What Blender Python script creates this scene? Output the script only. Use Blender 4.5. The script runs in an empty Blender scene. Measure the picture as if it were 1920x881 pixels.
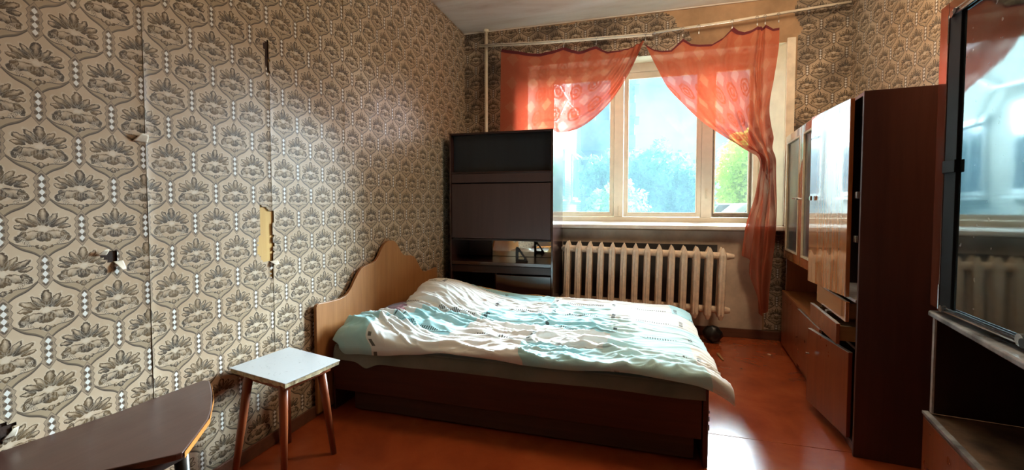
import bpy, bmesh, math, random
import numpy as np
from mathutils import Vector, noise as mnoise

scene = bpy.context.scene
COL = scene.collection
R = math.radians
random.seed(7)

# ------------------------------------------------------------------ camera
cam_d = bpy.data.cameras.new('camera')
cam = bpy.data.objects.new('camera', cam_d)
COL.objects.link(cam)
cam.location = (0, 0, 1.15)
cam.rotation_euler = (R(90 - 2.2), 0, R(16))
cam_d.sensor_width = 36
cam_d.lens = 36 * 802 / 1920
cam_d.shift_y = -25.5 / 1920
cam_d.clip_start = 0.02
cam_d.clip_end = 500
scene.camera = cam

# ------------------------------------------------------------------ exposure
vs = scene.view_settings
vs.view_transform = 'Standard'
vs.look = 'None'
vs.gamma = 1.0
vs.exposure = 1.38
scene.cycles.use_denoising = True
scene.cycles.max_bounces = 10
scene.cycles.diffuse_bounces = 6
scene.cycles.glossy_bounces = 5
scene.cycles.transparent_max_bounces = 16
scene.cycles.sample_clamp_indirect = 6.0

# ------------------------------------------------------------------ sky
world = bpy.data.worlds.new('sky')
scene.world = world
world.use_nodes = True
SKY_STRENGTH = 0.31
def build_sky():
    t = world.node_tree
    t.nodes.clear()
    out = t.nodes.new('ShaderNodeOutputWorld')
    bg = t.nodes.new('ShaderNodeBackground')
    bg.inputs['Strength'].default_value = SKY_STRENGTH
    tc = t.nodes.new('ShaderNodeTexCoord')
    sep = t.nodes.new('ShaderNodeSeparateXYZ')
    t.links.new(tc.outputs['Generated'], sep.inputs[0])
    ramp = t.nodes.new('ShaderNodeValToRGB')
    ramp.color_ramp.elements[0].position = 0.0
    ramp.color_ramp.elements[0].color = (0.56, 0.90, 1.0, 1)
    ramp.color_ramp.elements[1].position = 0.55
    ramp.color_ramp.elements[1].color = (0.26, 0.62, 0.92, 1)
    t.links.new(sep.outputs['Z'], ramp.inputs[0])
    nz = t.nodes.new('ShaderNodeTexNoise')
    nz.inputs['Scale'].default_value = 3.2
    nz.inputs['Detail'].default_value = 6
    mp = t.nodes.new('ShaderNodeMapping')
    mp.inputs['Scale'].default_value = (1, 1, 3.0)
    t.links.new(tc.outputs['Generated'], mp.inputs[0])
    t.links.new(mp.outputs[0], nz.inputs[0])
    mr = t.nodes.new('ShaderNodeMapRange')
    mr.inputs[1].default_value = 0.42
    mr.inputs[2].default_value = 0.62
    t.links.new(nz.outputs[0], mr.inputs[0])
    mix = t.nodes.new('ShaderNodeMix')
    mix.data_type = 'RGBA'
    mix.inputs[7].default_value = (0.80, 0.96, 1.0, 1)
    t.links.new(mr.outputs[0], mix.inputs[0])
    t.links.new(ramp.outputs[0], mix.inputs[6])
    t.links.new(mix.outputs[2], bg.inputs[0])
    t.links.new(bg.outputs[0], out.inputs[0])
build_sky()

# ------------------------------------------------------------------ sun (hazy, low, from the right of the window)
sun_d = bpy.data.lights.new('sun', 'SUN')
sun_d.energy = 22.0
sun_d.angle = R(34)
sun_d.color = (0.83, 0.95, 1.0)
sun = bpy.data.objects.new('sun', sun_d)
COL.objects.link(sun)
SUN_AZ, SUN_EL = R(26), R(22)
_d = Vector((math.sin(SUN_AZ) * math.cos(SUN_EL), math.cos(SUN_AZ) * math.cos(SUN_EL), math.sin(SUN_EL)))
sun.rotation_euler = _d.to_track_quat('Z', 'Y').to_euler()
sun.location = (6, 9, 5)

# ------------------------------------------------------------------ added warm fill light, unseen above the frame, to lift the interior
lamp_d = bpy.data.lights.new('warm_fill', 'POINT')
lamp_d.energy = 27
lamp_d.shadow_soft_size = .22
lamp_d.color = (1.0, .76, .52)
lamp = bpy.data.objects.new('warm_fill', lamp_d)
COL.objects.link(lamp)
lamp.location = (.95, 2.42, 2.66)

# ------------------------------------------------------------------ node helpers
class X:
    """arithmetic on shader sockets"""
    def __init__(s, t, v): s.t, s.v = t, v
    def _n(s, op, *a):
        n = s.t.nodes.new('ShaderNodeMath'); n.operation = op
        for i, q in enumerate(a):
            if isinstance(q, X): s.t.links.new(q.v, n.inputs[i])
            else: n.inputs[i].default_value = float(q)
        return X(s.t, n.outputs[0])
    def __add__(s, o): return s if isinstance(o, (int, float)) and o == 0 else s._n('ADD', s, o)
    __radd__ = __add__
    def __sub__(s, o): return s._n('SUBTRACT', s, o)
    def __rsub__(s, o): return s._n('SUBTRACT', o, s)
    def __mul__(s, o): return s if isinstance(o, (int, float)) and o == 1 else s._n('MULTIPLY', s, o)
    __rmul__ = __mul__

def _any(*a):
    for q in a:
        if isinstance(q, X): return q
def ab(x): return x._n('ABSOLUTE', x)
def mx(a, b):
    return _any(a, b)._n('MAXIMUM', a, b)
def mn(a, b): return _any(a, b)._n('MINIMUM', a, b)
def fr(x): return x._n('FRACT', x)
def sn(x): return x._n('SINE', x)
def sq(x): return x._n('SQRT', x)
def lt(a, b): return _any(a, b)._n('LESS_THAN', a, b)
def sm(e0, e1, x):
    n = x.t.nodes.new('ShaderNodeMapRange'); n.interpolation_type = 'SMOOTHSTEP'
    n.inputs[1].default_value = e0; n.inputs[2].default_value = e1
    x.t.links.new(x.v, n.inputs[0])
    return X(x.t, n.outputs[0])

class M:
    """a node material with one Principled shader"""
    def __init__(s, name, color=(.5, .5, .5), rough=.5, spec=.5, metal=0.0):
        s.mat = bpy.data.materials.new(name); s.mat.use_nodes = True
        s.t = s.mat.node_tree; s.b = s.t.nodes['Principled BSDF']; s.out = s.t.nodes['Material Output']
        s.b.inputs['Base Color'].default_value = (*color, 1)
        s.b.inputs['Roughness'].default_value = rough
        s.b.inputs['Metallic'].default_value = metal
        s.b.inputs['Specular IOR Level'].default_value = spec
    def coord(s, scale=(1, 1, 1), kind='Object', rot=(0, 0, 0)):
        tc = s.t.nodes.new('ShaderNodeTexCoord'); mp = s.t.nodes.new('ShaderNodeMapping')
        mp.inputs['Scale'].default_value = scale; mp.inputs['Rotation'].default_value = rot
        s.t.links.new(tc.outputs[kind], mp.inputs[0]); return mp.outputs[0]
    def world(s, scale=(1, 1, 1)):
        g = s.t.nodes.new('ShaderNodeNewGeometry'); mp = s.t.nodes.new('ShaderNodeMapping')
        mp.inputs['Scale'].default_value = scale
        s.t.links.new(g.outputs['Position'], mp.inputs[0]); return mp.outputs[0]
    def noise(s, co, scale=5, detail=4, rough=.55, dist=0):
        n = s.t.nodes.new('ShaderNodeTexNoise')
        n.inputs['Scale'].default_value = scale; n.inputs['Detail'].default_value = detail
        n.inputs['Roughness'].default_value = rough; n.inputs['Distortion'].default_value = dist
        s.t.links.new(co, n.inputs['Vector']); return X(s.t, n.outputs[0])
    def ramp(s, x, stops):
        r = s.t.nodes.new('ShaderNodeValToRGB'); e = r.color_ramp.elements
        while len(e) < len(stops): e.new(0.5)
        for k, (p, c) in enumerate(stops):
            e[k].position = p; e[k].color = (*c, 1)
        s.t.links.new(x.v, r.inputs[0]); return r.outputs[0]
    def mix(s, f, a, b, mode='MIX'):
        m = s.t.nodes.new('ShaderNodeMix'); m.data_type = 'RGBA'; m.blend_type = mode
        for k, q in ((0, f), (6, a), (7, b)):
            q = q.v if isinstance(q, X) else q
            if isinstance(q, (int, float)): m.inputs[k].default_value = q
            elif isinstance(q, tuple): m.inputs[k].default_value = (*q, 1)
            else: s.t.links.new(q, m.inputs[k])
        return m.outputs[2]
    def color(s, c): s.t.links.new(c, s.b.inputs['Base Color']); return s
    def rough(s, x): s.t.links.new(x.v, s.b.inputs['Roughness']); return s
    def bump(s, x, strength=.2, dist=.01):
        b = s.t.nodes.new('ShaderNodeBump'); b.inputs['Strength'].default_value = strength
        b.inputs['Distance'].default_value = dist
        s.t.links.new(x.v, b.inputs['Height']); s.t.links.new(b.outputs[0], s.b.inputs['Normal']); return s

def wood(name, c1, c2, rough=.35, axis='z', scale=1.0, spec=.5, coat=0.0, bump=.08, coat_ior=None, coat_rough=.12):
    m = M(name, c1, rough, spec)
    st = {'z': (1, 1, .06), 'y': (1, .06, 1), 'x': (.06, 1, 1)}[axis]
    co = m.coord(st)
    a = m.noise(co, 38 * scale, 6, .62, .6)
    b = m.noise(co, 7 * scale, 3, .5, 1.2)
    f = a * .6 + b * .4
    m.color(m.ramp(f, [(.32, c2), (.62, c1)]))
    w = m.noise(m.coord(), 9, 4)
    m.rough(w * .22 + (rough - .1))
    m.bump(a, bump, .004)
    if coat: m.b.inputs['Coat Weight'].default_value = coat; m.b.inputs['Coat IOR'].default_value = coat_ior or 1.5 + coat * .9; m.b.inputs['Coat Roughness'].default_value = coat_rough
    return m.mat

def plain(name, c, rough=.5, var=.12, scale=14, bump=.05, spec=.5, metal=0.0):
    m = M(name, c, rough, spec, metal)
    a = m.noise(m.coord(), scale, 5, .6)
    dark = tuple(q * (1 - var * 2) for q in c); lite = tuple(min(1, q * (1 + var)) for q in c)
    m.color(m.ramp(a, [(.3, dark), (.7, lite)]))
    m.bump(m.noise(m.coord(), scale * 5, 3), bump, .003)
    return m.mat

# ------------------------------------------------------------------ the damask wallpaper
def damask(p, q, wx, wy):
    W, H = 530., 740.
    a = fr(p + .5) - .5; b = fr(q + .5) - .5
    xa = ab(a); ba = fr(b + 1.0) - .5
    A = lt(xa + ab(ba), .5); nA = 1 - A
    X_ = (A * xa + nA * (.5 - xa)) * W + wx
    Y_ = (A * ba + nA * b) * H + wy
    def ell(cx, cy, rx, ry, c, s_):
        dx = X_ - cx; dy = Y_ - cy
        u = (dx * c + dy * s_) * (1. / rx); v = (dy * c - dx * s_) * (1. / ry)
        return sq(u * u + v * v), u, v
    st = {'dark': 0., 'lite': 0.}
    def leaf(cx, cy, rx, ry, c, s_, k, lip=.35):
        d, u, v = ell(cx, cy, rx, ry, c, s_)
        ins = sm(1.06, .93, d)
        sh = ins * (k * sm(-.9, .9, u * .35 - v) + .16 + .5 * sm(.55, .95, d) - .25 * sm(.5, .0, ab(u + v * .2)))
        st['dark'] = mx(st['dark'], sh)
        st['lite'] = mx(st['lite'], sm(1.28, 1.12, d) * sm(.98, 1.08, d) * lip)
    leaf(0, 124, 38, 68, 1, 0, .5)
    leaf(56, 92, 26, 70, .80, -.60, .6)
    leaf(108, 68, 30, 76, .50, -.866, .6)
    leaf(140, 26, 24, 48, .17, -.985, .65)
    leaf(95, -50, 92, 40, .97, -.25, .55, .2)
    leaf(146, -58, 28, 56, .9, .43, .55, .3)
    leaf(0, -160, 26, 26, 1, 0, .5)
    leaf(38, -152, 22, 14, .9, .4, .6)
    dark, lite = st['dark'], st['lite']
    d, u, v = ell(122, -98, 20, 62, .75, -.66)
    rib = ab(fr(v * 4.5 + ab(u) * 1.2) - .5) * 2.
    f = sm(1.05, .9, d)
    dark = dark * (1 - f * .75) + f * (.5 * sm(.55, .9, rib) + .1)
    lite = mx(lite, f * .5 * sm(.6, .2, rib))
    d, u, v = ell(0, -66, 58, 42, 1, 0)
    f = sm(1.04, .94, d)
    rib = ab(fr(u * 2.5 + .25) - .5) * 2.
    dark = dark * (1 - f) + f * (.35 + .35 * sm(.3, .9, rib) + .25 * sm(.2, -.9, v))
    ring = sm(1.5, 1.3, d) * sm(1.0, 1.1, d)
    lite = mx(lite, ring * .2); dark = dark * (1 - ring * .35)
    d, u, v = ell(0, 8, 46, 34, 1, 0); c0 = sm(1.0, .3, d)
    dark = dark * (1 - c0 * .8); lite = mx(lite, c0 * .55)
    d, u, v = ell(0, 58, 11, 20, 1, 0); dark = mx(dark, sm(1.1, .8, d) * .8)
    band = 0.; line = 0.
    for (x1, y1) in ((xa, b), (.5 - xa, ba)):
        t = (x1 - .094) * (1 / .406)
        on = sm(.075, .1, x1)
        w = sn(t * 6.2832) * .022
        ya = t * -.139 - .118 - w; yb = t * -.245 - .132 - w * .75
        da = ab(y1 - ya); db = ab(y1 - yb); dc = ab(y1 - yb - .016)
        band = mx(band, on * sm(.003, -.003, y1 - ya) * sm(-.003, .003, y1 - yb))
        line = mx(line, on * mx(sm(.0085, .004, da) * .85, mx(sm(.013, .006, db), sm(.008, .004, dc) * .7)))
    s2 = lt(xa, .25); n2 = 1 - s2
    Xs = (s2 * xa + n2 * (.5 - xa)) * W
    aY = ab((s2 * b + n2 * ba) * H)
    z = ab(fr(aY * (1 / 62.)) - .5) * 62.
    hull = mn((172 - aY) * .68, 56 - z * .45) - Xs
    bd = sm(-1.5, 1.5, hull)
    small = sm(1.5, -1.5, Xs * 1.41 + z - 29.) * sm(126, 122, aY)
    edge = sm(5.5, 3., hull); frame = sm(5., 7., hull) * sm(15., 12., hull)
    inner = sm(13., 17., hull) * (.45 + .5 * sm(8, 24, z))
    sdark = bd * mx(mx(edge * .95, inner * .95), frame * .5) * (1 - small)
    clear = 1 - bd
    return dark * clear, lite * clear, band * clear, line * clear, sdark, small

def wallpaper(name, axis, p0, q0, stain=0.0, sign=1.0):
    m = M(name, (.5, .42, .33), .42, .28)
    g = m.t.nodes.new('ShaderNodeNewGeometry'); sp = m.t.nodes.new('ShaderNodeSeparateXYZ')
    m.t.links.new(g.outputs['Position'], sp.inputs[0])
    p = (X(m.t, sp.outputs[axis]) - p0) * (sign / .181)
    q = (X(m.t, sp.outputs['Z']) - q0) * (1 / .2405)
    w0 = m.world()
    wx = (m.noise(w0, 95, 3, .6) - .5) * 40
    wy = (m.noise(w0, 83, 3, .6) - .5) * 40
    dark, lite, band, line, sd, small = damask(p, q, wx, wy)
    hatch = m.noise(m.world((1, 1, 1)), 420, 2, .7)
    dark = mn(mx((dark - .05) * (.9 + hatch * 2.2), 0.), 1.)
    blot = m.noise(w0, 1.6, 5, .6)
    base = m.ramp(blot, [(.35, (.37, .265, .168)), (.65, (.48, .378, .268))])
    brown = m.ramp(m.noise(w0, 24, 2), [(.42, (.050, .034, .020)), (.58, (.105, .066, .028))])
    c = m.mix(band * .9, base, (.31, .235, .15))
    c = m.mix(line * .95, c, (.05, .038, .03))
    c = m.mix(dark, c, brown)
    c = m.mix(lite * .6, c, (.64, .59, .50))
    c = m.mix(sd, c, (.055, .04, .03))
    c = m.mix(small * .95, c, (.66, .66, .63))
    if stain:
        s1 = m.noise(w0, 2.3, 6, .65, .5)
        c = m.mix(sm(.40, .66, s1) * stain, c, (.035, .030, .028))
    m.color(c)
    m.bump(m.noise(w0, 6, 4) + (dark * -.05 + line * -.05), .10, .02)
    r = m.noise(w0, 5, 3) * .18 + .34
    m.rough(r + dark * .1)
    return m.mat

# ------------------------------------------------------------------ mesh helpers
def link(name, me, mat=None, parent=None, loc=None, rz=None):
    o = bpy.data.objects.new(name, me); COL.objects.link(o)
    if mat is not None and me is not None: me.materials.append(mat)
    if parent is not None: o.parent = parent
    if loc: o.location = loc
    if rz is not None: o.rotation_euler = (0, 0, rz)
    return o

def tag(o, label=None, cat=None, group=None, kind=None):
    if label: o['label'] = label
    if cat: o['category'] = cat
    if group: o['group'] = group
    if kind: o['kind'] = kind
    return o

def empty(name, loc, label, cat, rz=0, group=None, kind=None):
    o = bpy.data.objects.new(name, None); COL.objects.link(o)
    o.empty_display_size = .1
    o.location = loc; o.rotation_euler = (0, 0, rz)
    return tag(o, label, cat, group, kind)

class MB:
    def __init__(s): s.v, s.f = [], []
    def add(s, v, f):
        n = len(s.v); s.v += [tuple(q) for q in v]; s.f += [tuple(i + n for i in q) for q in f]; return s
    def box(s, x0, x1, y0, y1, z0, z1):
        v = [(x, y, z) for x in (x0, x1) for y in (y0, y1) for z in (z0, z1)]
        return s.add(v, [(0, 1, 3, 2), (4, 6, 7, 5), (0, 4, 5, 1), (2, 3, 7, 6), (0, 2, 6, 4), (1, 5, 7, 3)])
    def hexa(s, bot, top):
        n = len(bot)
        f = [tuple(range(n - 1, -1, -1)), tuple(range(n, 2 * n))]
        f += [(i, (i + 1) % n, n + (i + 1) % n, n + i) for i in range(n)]
        return s.add(list(bot) + list(top), f)
    def prism(s, poly, a, b, axis='z'):
        def P(u, v, w): return {'z': (u, v, w), 'y': (u, w, v), 'x': (w, u, v)}[axis]
        return s.hexa([P(u, v, a) for u, v in poly], [P(u, v, b) for u, v in poly])
    def tube(s, path, r, n=10, caps=True):
        path = [Vector(p) for p in path]; rr = r if isinstance(r, (list, tuple)) else [r] * len(path)
        rings = []
        for i, p in enumerate(path):
            d = (path[min(i + 1, len(path) - 1)] - path[max(i - 1, 0)]).normalized()
            a = Vector((0, 0, 1)) if abs(d.z) < .9 else Vector((1, 0, 0))
            u = d.cross(a).normalized(); w = d.cross(u)
            rings.append([p + (u * math.cos(2 * math.pi * k / n) + w * math.sin(2 * math.pi * k / n)) * rr[i] for k in range(n)])
        v = [q for rg in rings for q in rg]
        f = [(i * n + k, i * n + (k + 1) % n, (i + 1) * n + (k + 1) % n, (i + 1) * n + k) for i in range(len(path) - 1) for k in range(n)]
        if caps: f += [tuple(range(n - 1, -1, -1)), tuple((len(path) - 1) * n + k for k in range(n))]
        return s.add(v, f)
    def build(s, name, mat=None, parent=None, bevel=0, smooth=False, seg=2, loc=None, rz=None):
        me = bpy.data.meshes.new(name); me.from_pydata(s.v, [], s.f)
        bm = bmesh.new(); bm.from_mesh(me); bmesh.ops.recalc_face_normals(bm, faces=bm.faces); bm.to_mesh(me); bm.free()
        if smooth:
            for p in me.polygons: p.use_smooth = True
        o = link(name, me, mat, parent, loc, rz)
        if bevel:
            b = o.modifiers.new('bevel', 'BEVEL'); b.width = bevel; b.segments = seg; b.limit_method = 'ANGLE'
        return o

def box(name, mat, parent, x0, x1, y0, y1, z0, z1, bevel=.002):
    return MB().box(x0, x1, y0, y1, z0, z1).build(name, mat, parent, bevel)

def grid(name, fn, nu, nv, mat, parent=None, uv=None, smooth=True, thick=0, closed_u=False, skip=None):
    v = [fn(i / nu, j / nv) for j in range(nv + 1) for i in range(nu + 1)]
    w = nu + 1
    f = [(j * w + i, j * w + i + 1, (j + 1) * w + i + 1, (j + 1) * w + i) for j in range(nv) for i in range(nu)
         if skip is None or not skip((i + .5) / nu, (j + .5) / nv)]
    me = bpy.data.meshes.new(name); me.from_pydata(v, [], f)
    if uv:
        L = me.uv_layers.new(name='UVMap')
        uvs = [uv(i / nu, j / nv) for j in range(nv + 1) for i in range(nu + 1)]
        for lp in me.loops: L.data[lp.index].uv = uvs[lp.vertex_index]
    if smooth:
        for p in me.polygons: p.use_smooth = True
    o = link(name, me, mat, parent)
    if thick:
        s = o.modifiers.new('solid', 'SOLIDIFY'); s.thickness = thick; s.offset = 0
    return o

def pl(pts, t):
    """point at fraction t of a polyline, by index"""
    k = t * (len(pts) - 1); i = min(int(k), len(pts) - 2); g = k - i
    a, b = pts[i], pts[i + 1]
    return tuple(a[c] + (b[c] - a[c]) * g for c in range(len(a)))

def smooth_pl(pts, t):
    """Catmull-Rom through the points"""
    n = len(pts); k = t * (n - 1); i = min(int(k), n - 2); g = k - i
    p0, p1, p2, p3 = pts[max(i - 1, 0)], pts[i], pts[i + 1], pts[min(i + 2, n - 1)]
    return tuple(.5 * (2 * p1[c] + (p2[c] - p0[c]) * g + (2 * p0[c] - 5 * p1[c] + 4 * p2[c] - p3[c]) * g * g
                       + (3 * p1[c] - p0[c] - 3 * p2[c] + p3[c]) * g ** 3) for c in range(len(p1)))

def sstep(a, b, x):
    t = max(0., min(1., (x - a) / (b - a))); return t * t * (3 - 2 * t)

# ------------------------------------------------------------------ materials
WP_L = wallpaper('wallpaper_left', 'Y', .828, .957, 0)
WP_F = wallpaper('wallpaper_window_wall', 'X', 1.440, 2.375, .75)
WP_R = wallpaper('wallpaper_right', 'Y', 3.079, 2.052, .18, -1)
PLASTER = plain('old_plaster', (.42, .27, .15), .85, .2, 3, .3)
OLDPAPER = wood('yellow_old_paper', (.55, .36, .12), (.42, .25, .07), .7, 'z', .6)
SILLWALL = plain('grey_beige_wall_paint', (.66, .54, .42), .75, .16, 4, .25)
CEIL = (lambda m: m)(None)
def ceiling_mat():
    m = M('stained_whitewash', (.6, .55, .48), .8, .3)
    w = m.world()
    a = m.noise(m.world((.35, 1.4, 1)), 2.2, 6, .6, .6)
    c = m.ramp(a, [(.3, (.55, .45, .35)), (.5, (.72, .66, .57)), (.7, (.82, .79, .72))])
    m.color(c); m.bump(m.noise(w, 9, 5), .25, .01)
    return m.mat
CEIL = ceiling_mat()
def floor_mat():
    m = M('red_brown_floor_paint', (.3, .05, .015), .25, .5)
    w = m.world()
    a = m.noise(w, 3.1, 6, .6, .4)
    c = m.ramp(a, [(.3, (.26, .046, .014)), (.55, (.36, .072, .02)), (.75, (.43, .105, .03))])
    sc = m.noise(m.world((1, 1, 1)), 60, 2, .5)
    c = m.mix(sm(.74, .78, sc) * .5, c, (.5, .32, .16))
    m.color(c)
    m.rough(m.noise(w, 8, 5) * .20 + .10); m.b.inputs['Coat Weight'].default_value = .6; m.b.inputs['Coat IOR'].default_value = 1.5; m.b.inputs['Coat Roughness'].default_value = .27
    m.bump(m.noise(w, 5, 3) + m.noise(w, 70, 3) * .06, .05, .02)
    return m.mat
FLOOR = floor_mat()
BASEB = wood('brown_skirting_paint', (.14, .055, .03), (.07, .03, .018), .4, 'x')
WHITEP = plain('yellowed_white_paint', (.78, .70, .55), .38, .1, 9, .12)
SASHP = plain('cream_sash_paint', (.86, .80, .66), .4, .04, 12, .15)
REVEAL = plain('pale_yellow_reveal', (.72, .65, .46), .6, .06, 6, .1)
SILLP = plain('white_sill_paint', (.80, .74, .65), .3, .1, 8, .1)
RADP = plain('beige_radiator_paint', (.80, .64, .48), .4, .12, 16, .1)
CHROME = plain('worn_chrome', (.62, .64, .66), .22, .2, 30, .1, .5, 1.0)
BLACKRUB = plain('black_rubber_strip', (.008, .008, .010), .6, .1, 20, .05, .15)
BLACK = plain('black_plastic', (.01, .01, .011), .4, .1, 20, .02)
DARKW = wood('dark_brown_laminate', (.035, .016, .013), (.022, .010, .009), .32, 'z')
DARKWS = wood('dark_brown_lacquer', (.045, .018, .015), (.03, .012, .010), .2, 'z', coat=.5)
REDW = wood('red_brown_polished_veneer', (.54, .175, .05), (.34, .095, .026), .16, 'z', coat=1.0, bump=.012, coat_ior=2.5, coat_rough=.03)
REDWD = wood('red_brown_veneer', (.32, .08, .027), (.20, .046, .016), .3, 'z', coat=.3)
STILE = wood('dark_red_lacquered_stile', (.17, .042, .024), (.10, .024, .015), .16, 'z', coat=1.0, bump=.012, coat_ior=2.6, coat_rough=.05)
ORANGEW = wood('orange_cabinet_top', (.36, .14, .045), (.22, .075, .022), .35, 'y')
RAWEDGE = plain('pale_chipped_edge', (.45, .42, .40), .5, .15, 40, .1)
DRAWERW = wood('raw_drawer_wood', (.38, .22, .09), (.28, .15, .06), .6, 'x')
BEDW = wood('bed_oak_laminate', (.38, .172, .058), (.27, .112, .035), .42, 'z', 1.2)
BEDR = wood('bed_red_brown_laminate', (.07, .019, .012), (.042, .011, .008), .4, 'x')
BEDD = wood('bed_dark_drawer_board', (.075, .033, .022), (.045, .02, .014), .5, 'x')
TABLEW = wood('table_dark_top', (.075, .03, .022), (.05, .02, .015), .32, 'y', 1, coat=.12)
TABLEE = wood('table_orange_edge', (.55, .22, .05), (.40, .14, .03), .4, 'x')
LEGW = wood('red_brown_stool_leg', (.28, .075, .025), (.16, .04, .014), .35, 'z')
DARKLEG = plain('black_table_leg', (.018, .014, .012), .35, .1, 20)
CHIP = plain('crumbly_chipboard_edge', (.50, .42, .25), .85, .3, 60, .5)
def laminate():
    m = M('white_stool_laminate', (.7, .72, .74), .28, .5)
    w = m.coord()
    v = m.noise(w, 30, 6, .7, 1.5)
    c = m.mix(sm(.60, .66, v) * .5, (.50, .53, .55), (.2, .21, .22))
    m.color(c); return m.mat
LAMW = laminate()

def fabric(name, base, colfn=None, rough=.85, transl=.0, transp=0.0):
    m = M(name, base, rough, .2)
    if colfn: m.color(colfn(m))
    m.b.inputs['Sheen Weight'].default_value = .15
    if transl or transp:
        sh = m.b.outputs[0]
        if transl:
            tr = m.t.nodes.new('ShaderNodeBsdfTranslucent'); mixs = m.t.nodes.new('ShaderNodeMixShader')
            mixs.inputs[0].default_value = transl
            tr.inputs[0].default_value = (*base, 1)
            if colfn:
                l = m.b.inputs['Base Color'].links
                if l: m.t.links.new(l[0].from_socket, tr.inputs[0])
            m.t.links.new(sh, mixs.inputs[1]); m.t.links.new(tr.outputs[0], mixs.inputs[2]); sh = mixs.outputs[0]
        if transp:
            tp = m.t.nodes.new('ShaderNodeBsdfTransparent'); mix2 = m.t.nodes.new('ShaderNodeMixShader')
            tp.inputs[0].default_value = (1, .82, .80, 1)
            m.t.links.new(sh, mix2.inputs[1]); m.t.links.new(tp.outputs[0], mix2.inputs[2])
            fac = transp(m) if callable(transp) else transp
            if isinstance(fac, X): m.t.links.new(fac.v, mix2.inputs[0])
            else: mix2.inputs[0].default_value = fac
            sh = mix2.outputs[0]
        m.t.links.new(sh, m.out.inputs[0])
    return m

def uvx(m):
    n = m.t.nodes.new('ShaderNodeUVMap'); sp = m.t.nodes.new('ShaderNodeSeparateXYZ')
    m.t.links.new(n.outputs[0], sp.inputs[0])
    return X(m.t, sp.outputs[0]), X(m.t, sp.outputs[1]), n.outputs[0]

def curtain_mat():
    """thin woven cloth: dull red-brown by reflected light, glowing orange-red by light passing through"""
    m = M('orange_red_curtain', (.4, .12, .07), .8, .15)
    u, v, uvv = uvx(m)
    wob = m.noise(uvv, 45, 3) - .5
    a = ab(fr(u * (1 / .18)) - .5); b = ab(fr(v * (1 / .235) + .15) - .5)
    d = a * 1.55 + b * 1.55 + wob * .22
    loz = sm(.46, .38, d)
    a2 = ab(fr(u * (1 / .18) + .5) - .5); b2 = ab(fr(v * (1 / .235) + .65) - .5)
    r2 = sq(a2 * a2 + b2 * b2)
    scroll = sm(.42, .5, fr(r2 * 6 + wob * 1.6)) * sm(.42, .30, r2)
    weave = m.noise(uvv, 420, 2, .8)
    fig = m.noise(uvv, 60, 4, .7, 1.5)
    hem = sm(.034, .028, v)
    refl = m.mix(loz * .4, (.46, .14, .075), (.60, .25, .15))
    refl = m.mix(scroll * .35, refl, (.30, .07, .04))
    refl = m.mix(hem, refl, (.16, .035, .04))
    m.color(refl)
    tcol = m.mix(loz * .45, (.54, .060, .030), (.78, .22, .10))
    tcol = m.mix(scroll * .35, tcol, (.42, .045, .015))
    tcol = m.mix(sm(.45, .7, fig) * .3, tcol, (.74, .20, .06))
    tcol = m.mix(hem, tcol, (.10, .012, .015))
    t = m.t
    tr = t.nodes.new('ShaderNodeBsdfTranslucent'); t.links.new(tcol, tr.inputs[0])
    m1 = t.nodes.new('ShaderNodeMixShader'); m1.inputs[0].default_value = .32
    t.links.new(m.b.outputs[0], m1.inputs[1]); t.links.new(tr.outputs[0], m1.inputs[2])
    tp = t.nodes.new('ShaderNodeBsdfTransparent'); tp.inputs[0].default_value = (1, .80, .78, 1)
    m2 = t.nodes.new('ShaderNodeMixShader')
    f = mn(mx(loz * .09 + .13 + (weave - .5) * .5 - scroll * .12 - hem * .4, 0.), .6)
    t.links.new(f.v, m2.inputs[0]); t.links.new(m1.outputs[0], m2.inputs[1]); t.links.new(tp.outputs[0], m2.inputs[2])
    t.links.new(m2.outputs[0], m.out.inputs[0])
    return m.mat
CURTAIN = curtain_mat()

def glass(name, haze, tint=(.93, .98, 1.0), hcol=(.62, .86, 1.0), streak=.25):
    mat = bpy.data.materials.new(name); mat.use_nodes = True
    m = M.__new__(M); m.mat = mat; m.t = mat.node_tree; t = m.t
    t.nodes.remove(t.nodes['Principled BSDF']); out = t.nodes['Material Output']
    tp = t.nodes.new('ShaderNodeBsdfTransparent'); tp.inputs[0].default_value = (*tint, 1)
    tl = t.nodes.new('ShaderNodeBsdfTranslucent'); tl.inputs[0].default_value = (*hcol, 1)
    gl = t.nodes.new('ShaderNodeBsdfGlossy'); gl.inputs['Roughness'].default_value = .03
    fz = t.nodes.new('ShaderNodeFresnel'); fz.inputs[0].default_value = 1.35
    mh = t.nodes.new('ShaderNodeMixShader'); mg = t.nodes.new('ShaderNodeMixShader')
    n = m.noise(m.world((1, 1, .35)), 7, 5, .65)
    f = mn(mx((n - .5) * streak + haze, 0.), 1.)
    t.links.new(f.v, mh.inputs[0])
    t.links.new(tp.outputs[0], mh.inputs[1]); t.links.new(tl.outputs[0], mh.inputs[2])
    t.links.new(fz.outputs[0], mg.inputs[0])
    t.links.new(mh.outputs[0], mg.inputs[1]); t.links.new(gl.outputs[0], mg.inputs[2])
    t.links.new(mg.outputs[0], out.inputs[0])
    return mat
GLASS_HAZY = glass('dusty_window_glass', .034, streak=.04, hcol=(.50, .84, 1.0))
GLASS_CLEAR = glass('window_glass', .015, (.97, 1, 1), (.9, 1, .95), .02)
GLASS_CAB = plain('smoky_cabinet_glass', (.02, .035, .038), .06, .1, 8, .0)
MIRROR = plain('old_mirror', (.70, .70, .66), .03, .05, 10, .0, .5, 1.0)

# ------------------------------------------------------------------ room shell
L, W, RX, H, REAR = -1.673, 4.09, 1.657, 2.875, -1.8
WT = .46                                   # window wall thickness
WX0, WX1, WZ0, WZ1 = -1.02, 1.20, .94, 2.50   # opening at the room face
FX0, FX1 = -.92, 1.10                      # opening at the frame (splayed)
FY = 4.45

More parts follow.
